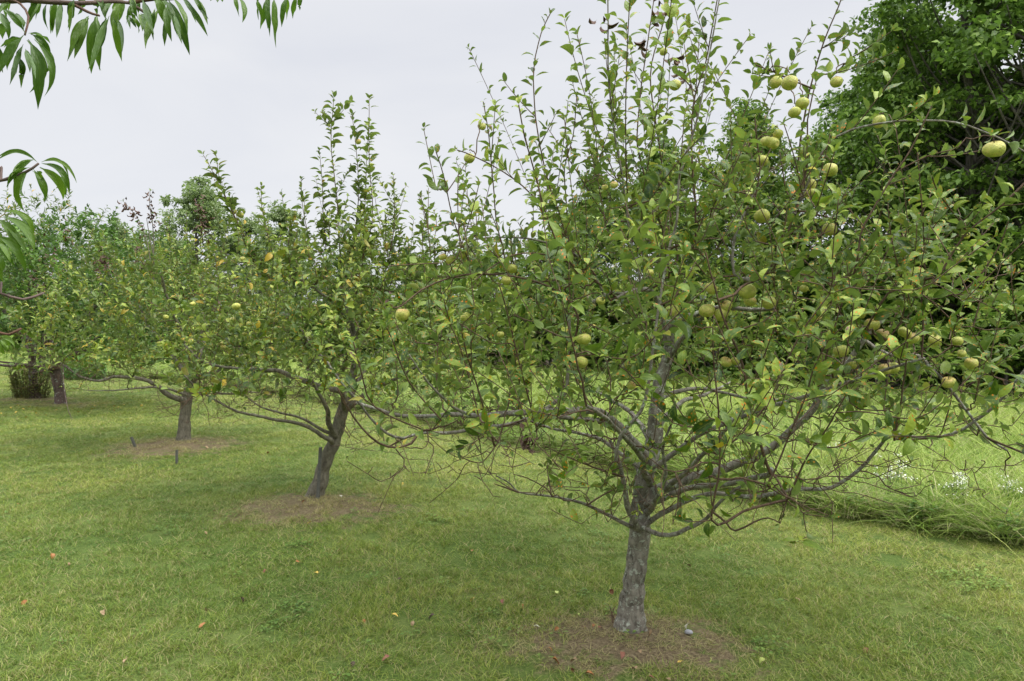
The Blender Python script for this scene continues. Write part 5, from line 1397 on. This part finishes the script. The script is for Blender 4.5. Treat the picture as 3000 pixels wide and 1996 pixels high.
for (a, b, c) in [(147, 820, 'yellow'), (310, 838, 'red brown'), (425, 862, 'orange'), (490, 880, 'tan'), (425, 965, 'pale'), (492, 972, 'pale'), (405, 1003, 'yellow green'), (710, 908, 'yellow green'), (600, 792, 'yellow green'), (890, 780, 'red brown'),
                  (600, 985, 'orange'), (745, 975, 'red brown'), (800, 955, 'orange'), (830, 975, 'red brown'), (565, 1080, 'orange'), (595, 1145, 'orange'), (690, 1145, 'tan'), (1040, 1103, 'tan'), (950, 1115, 'red brown'), (1255, 1160, 'yellow'),
                  (1290, 965, 'pale'), (1105, 1010, 'tan'), (770, 1215, 'orange'), (1015, 1190, 'tan'), (1185, 1250, 'tan'), (1690, 1150, 'yellow green'), (1425, 1145, 'yellow green'), (1880, 828, 'tan'), (2240, 1085, 'red brown'), (685, 1190, 'red brown'),
                  (1100, 1240, 'red brown'), (145, 570, 'orange'), (1300, 640, 'tan')]: FALL.append((*z8(a, b), c))
for (a, b) in [(20, 1165), (215, 1147), (480, 1158), (610, 1190), (745, 1120), (1035, 1137), (350, 1210), (910, 1060), (1245, 1062), (1490, 1070), (1495, 1120), (1215, 1105), (1060, 1030), (1380, 1068), (2200, 1112), (1860, 1065), (1630, 1045), (480, 1090),
               (145, 1085), (230, 1055), (310, 1110), (385, 1078), (1975, 1112), (1550, 1085)]: FALL.append((*zA(a, b), 'yellow'))
def place_words(x, y, px):
    if math.hypot(x - T1[0], y - T1[1]) < .75: return 'on the soil round the nearest trunk'
    if math.hypot(x - T2[0], y - T2[1]) < 1.0: return 'near the foot of the leaning trunk'
    if math.hypot(x - T3[0], y - T3[1]) < 1.6: return 'round the mound of the third apple tree'
    if y > 10: return 'on the grass before the far left trunks'
    if y < 4.6 and x < -.6: return 'in the shaded lawn at lower left'
    if y < 4.6: return 'in the front lawn left of the nearest trunk' if x < T1[0] else 'in the lawn right of the nearest trunk'
    return 'on the middle lawn between the apple trees'
SEEN = {}
for (px, py, c) in sorted(FALL):
    Y = 3200 / (py - 980); p = P(px, py, Y)
    for _ in range(3):
        zz = float(hills(p[0], p[1])) + .03; Y = (CAM_H - zz) * 2000 / (py - 980); p = P(px, py, Y)
    o = bpy.data.objects.new('fallen_leaf', LM[c][rng.integers(0, 3)]); COL.objects.link(o)
    o.location = (p[0], p[1], zz - .004); s = rng.uniform(.5, .85) * (1.7 if Y > 9 else 1.0); o.scale = (s, s, s)
    o.rotation_euler = (rng.normal(0, .3), rng.normal(0, .3), rng.uniform(0, 6.28))
    key = (c, place_words(p[0], p[1], px)); SEEN.setdefault(key, []).append(o)
    tag(o, None, 'leaf', 'fallen leaves on the lawn')
for (c, w), os_ in SEEN.items():
    for k, o in enumerate(os_):
        o['label'] = ('%s fallen leaf %s' % (c, w)) if len(os_) == 1 else '%s %s fallen leaf from the left %s' % (ORD[k], c, w)
print('objects', len(bpy.data.objects))
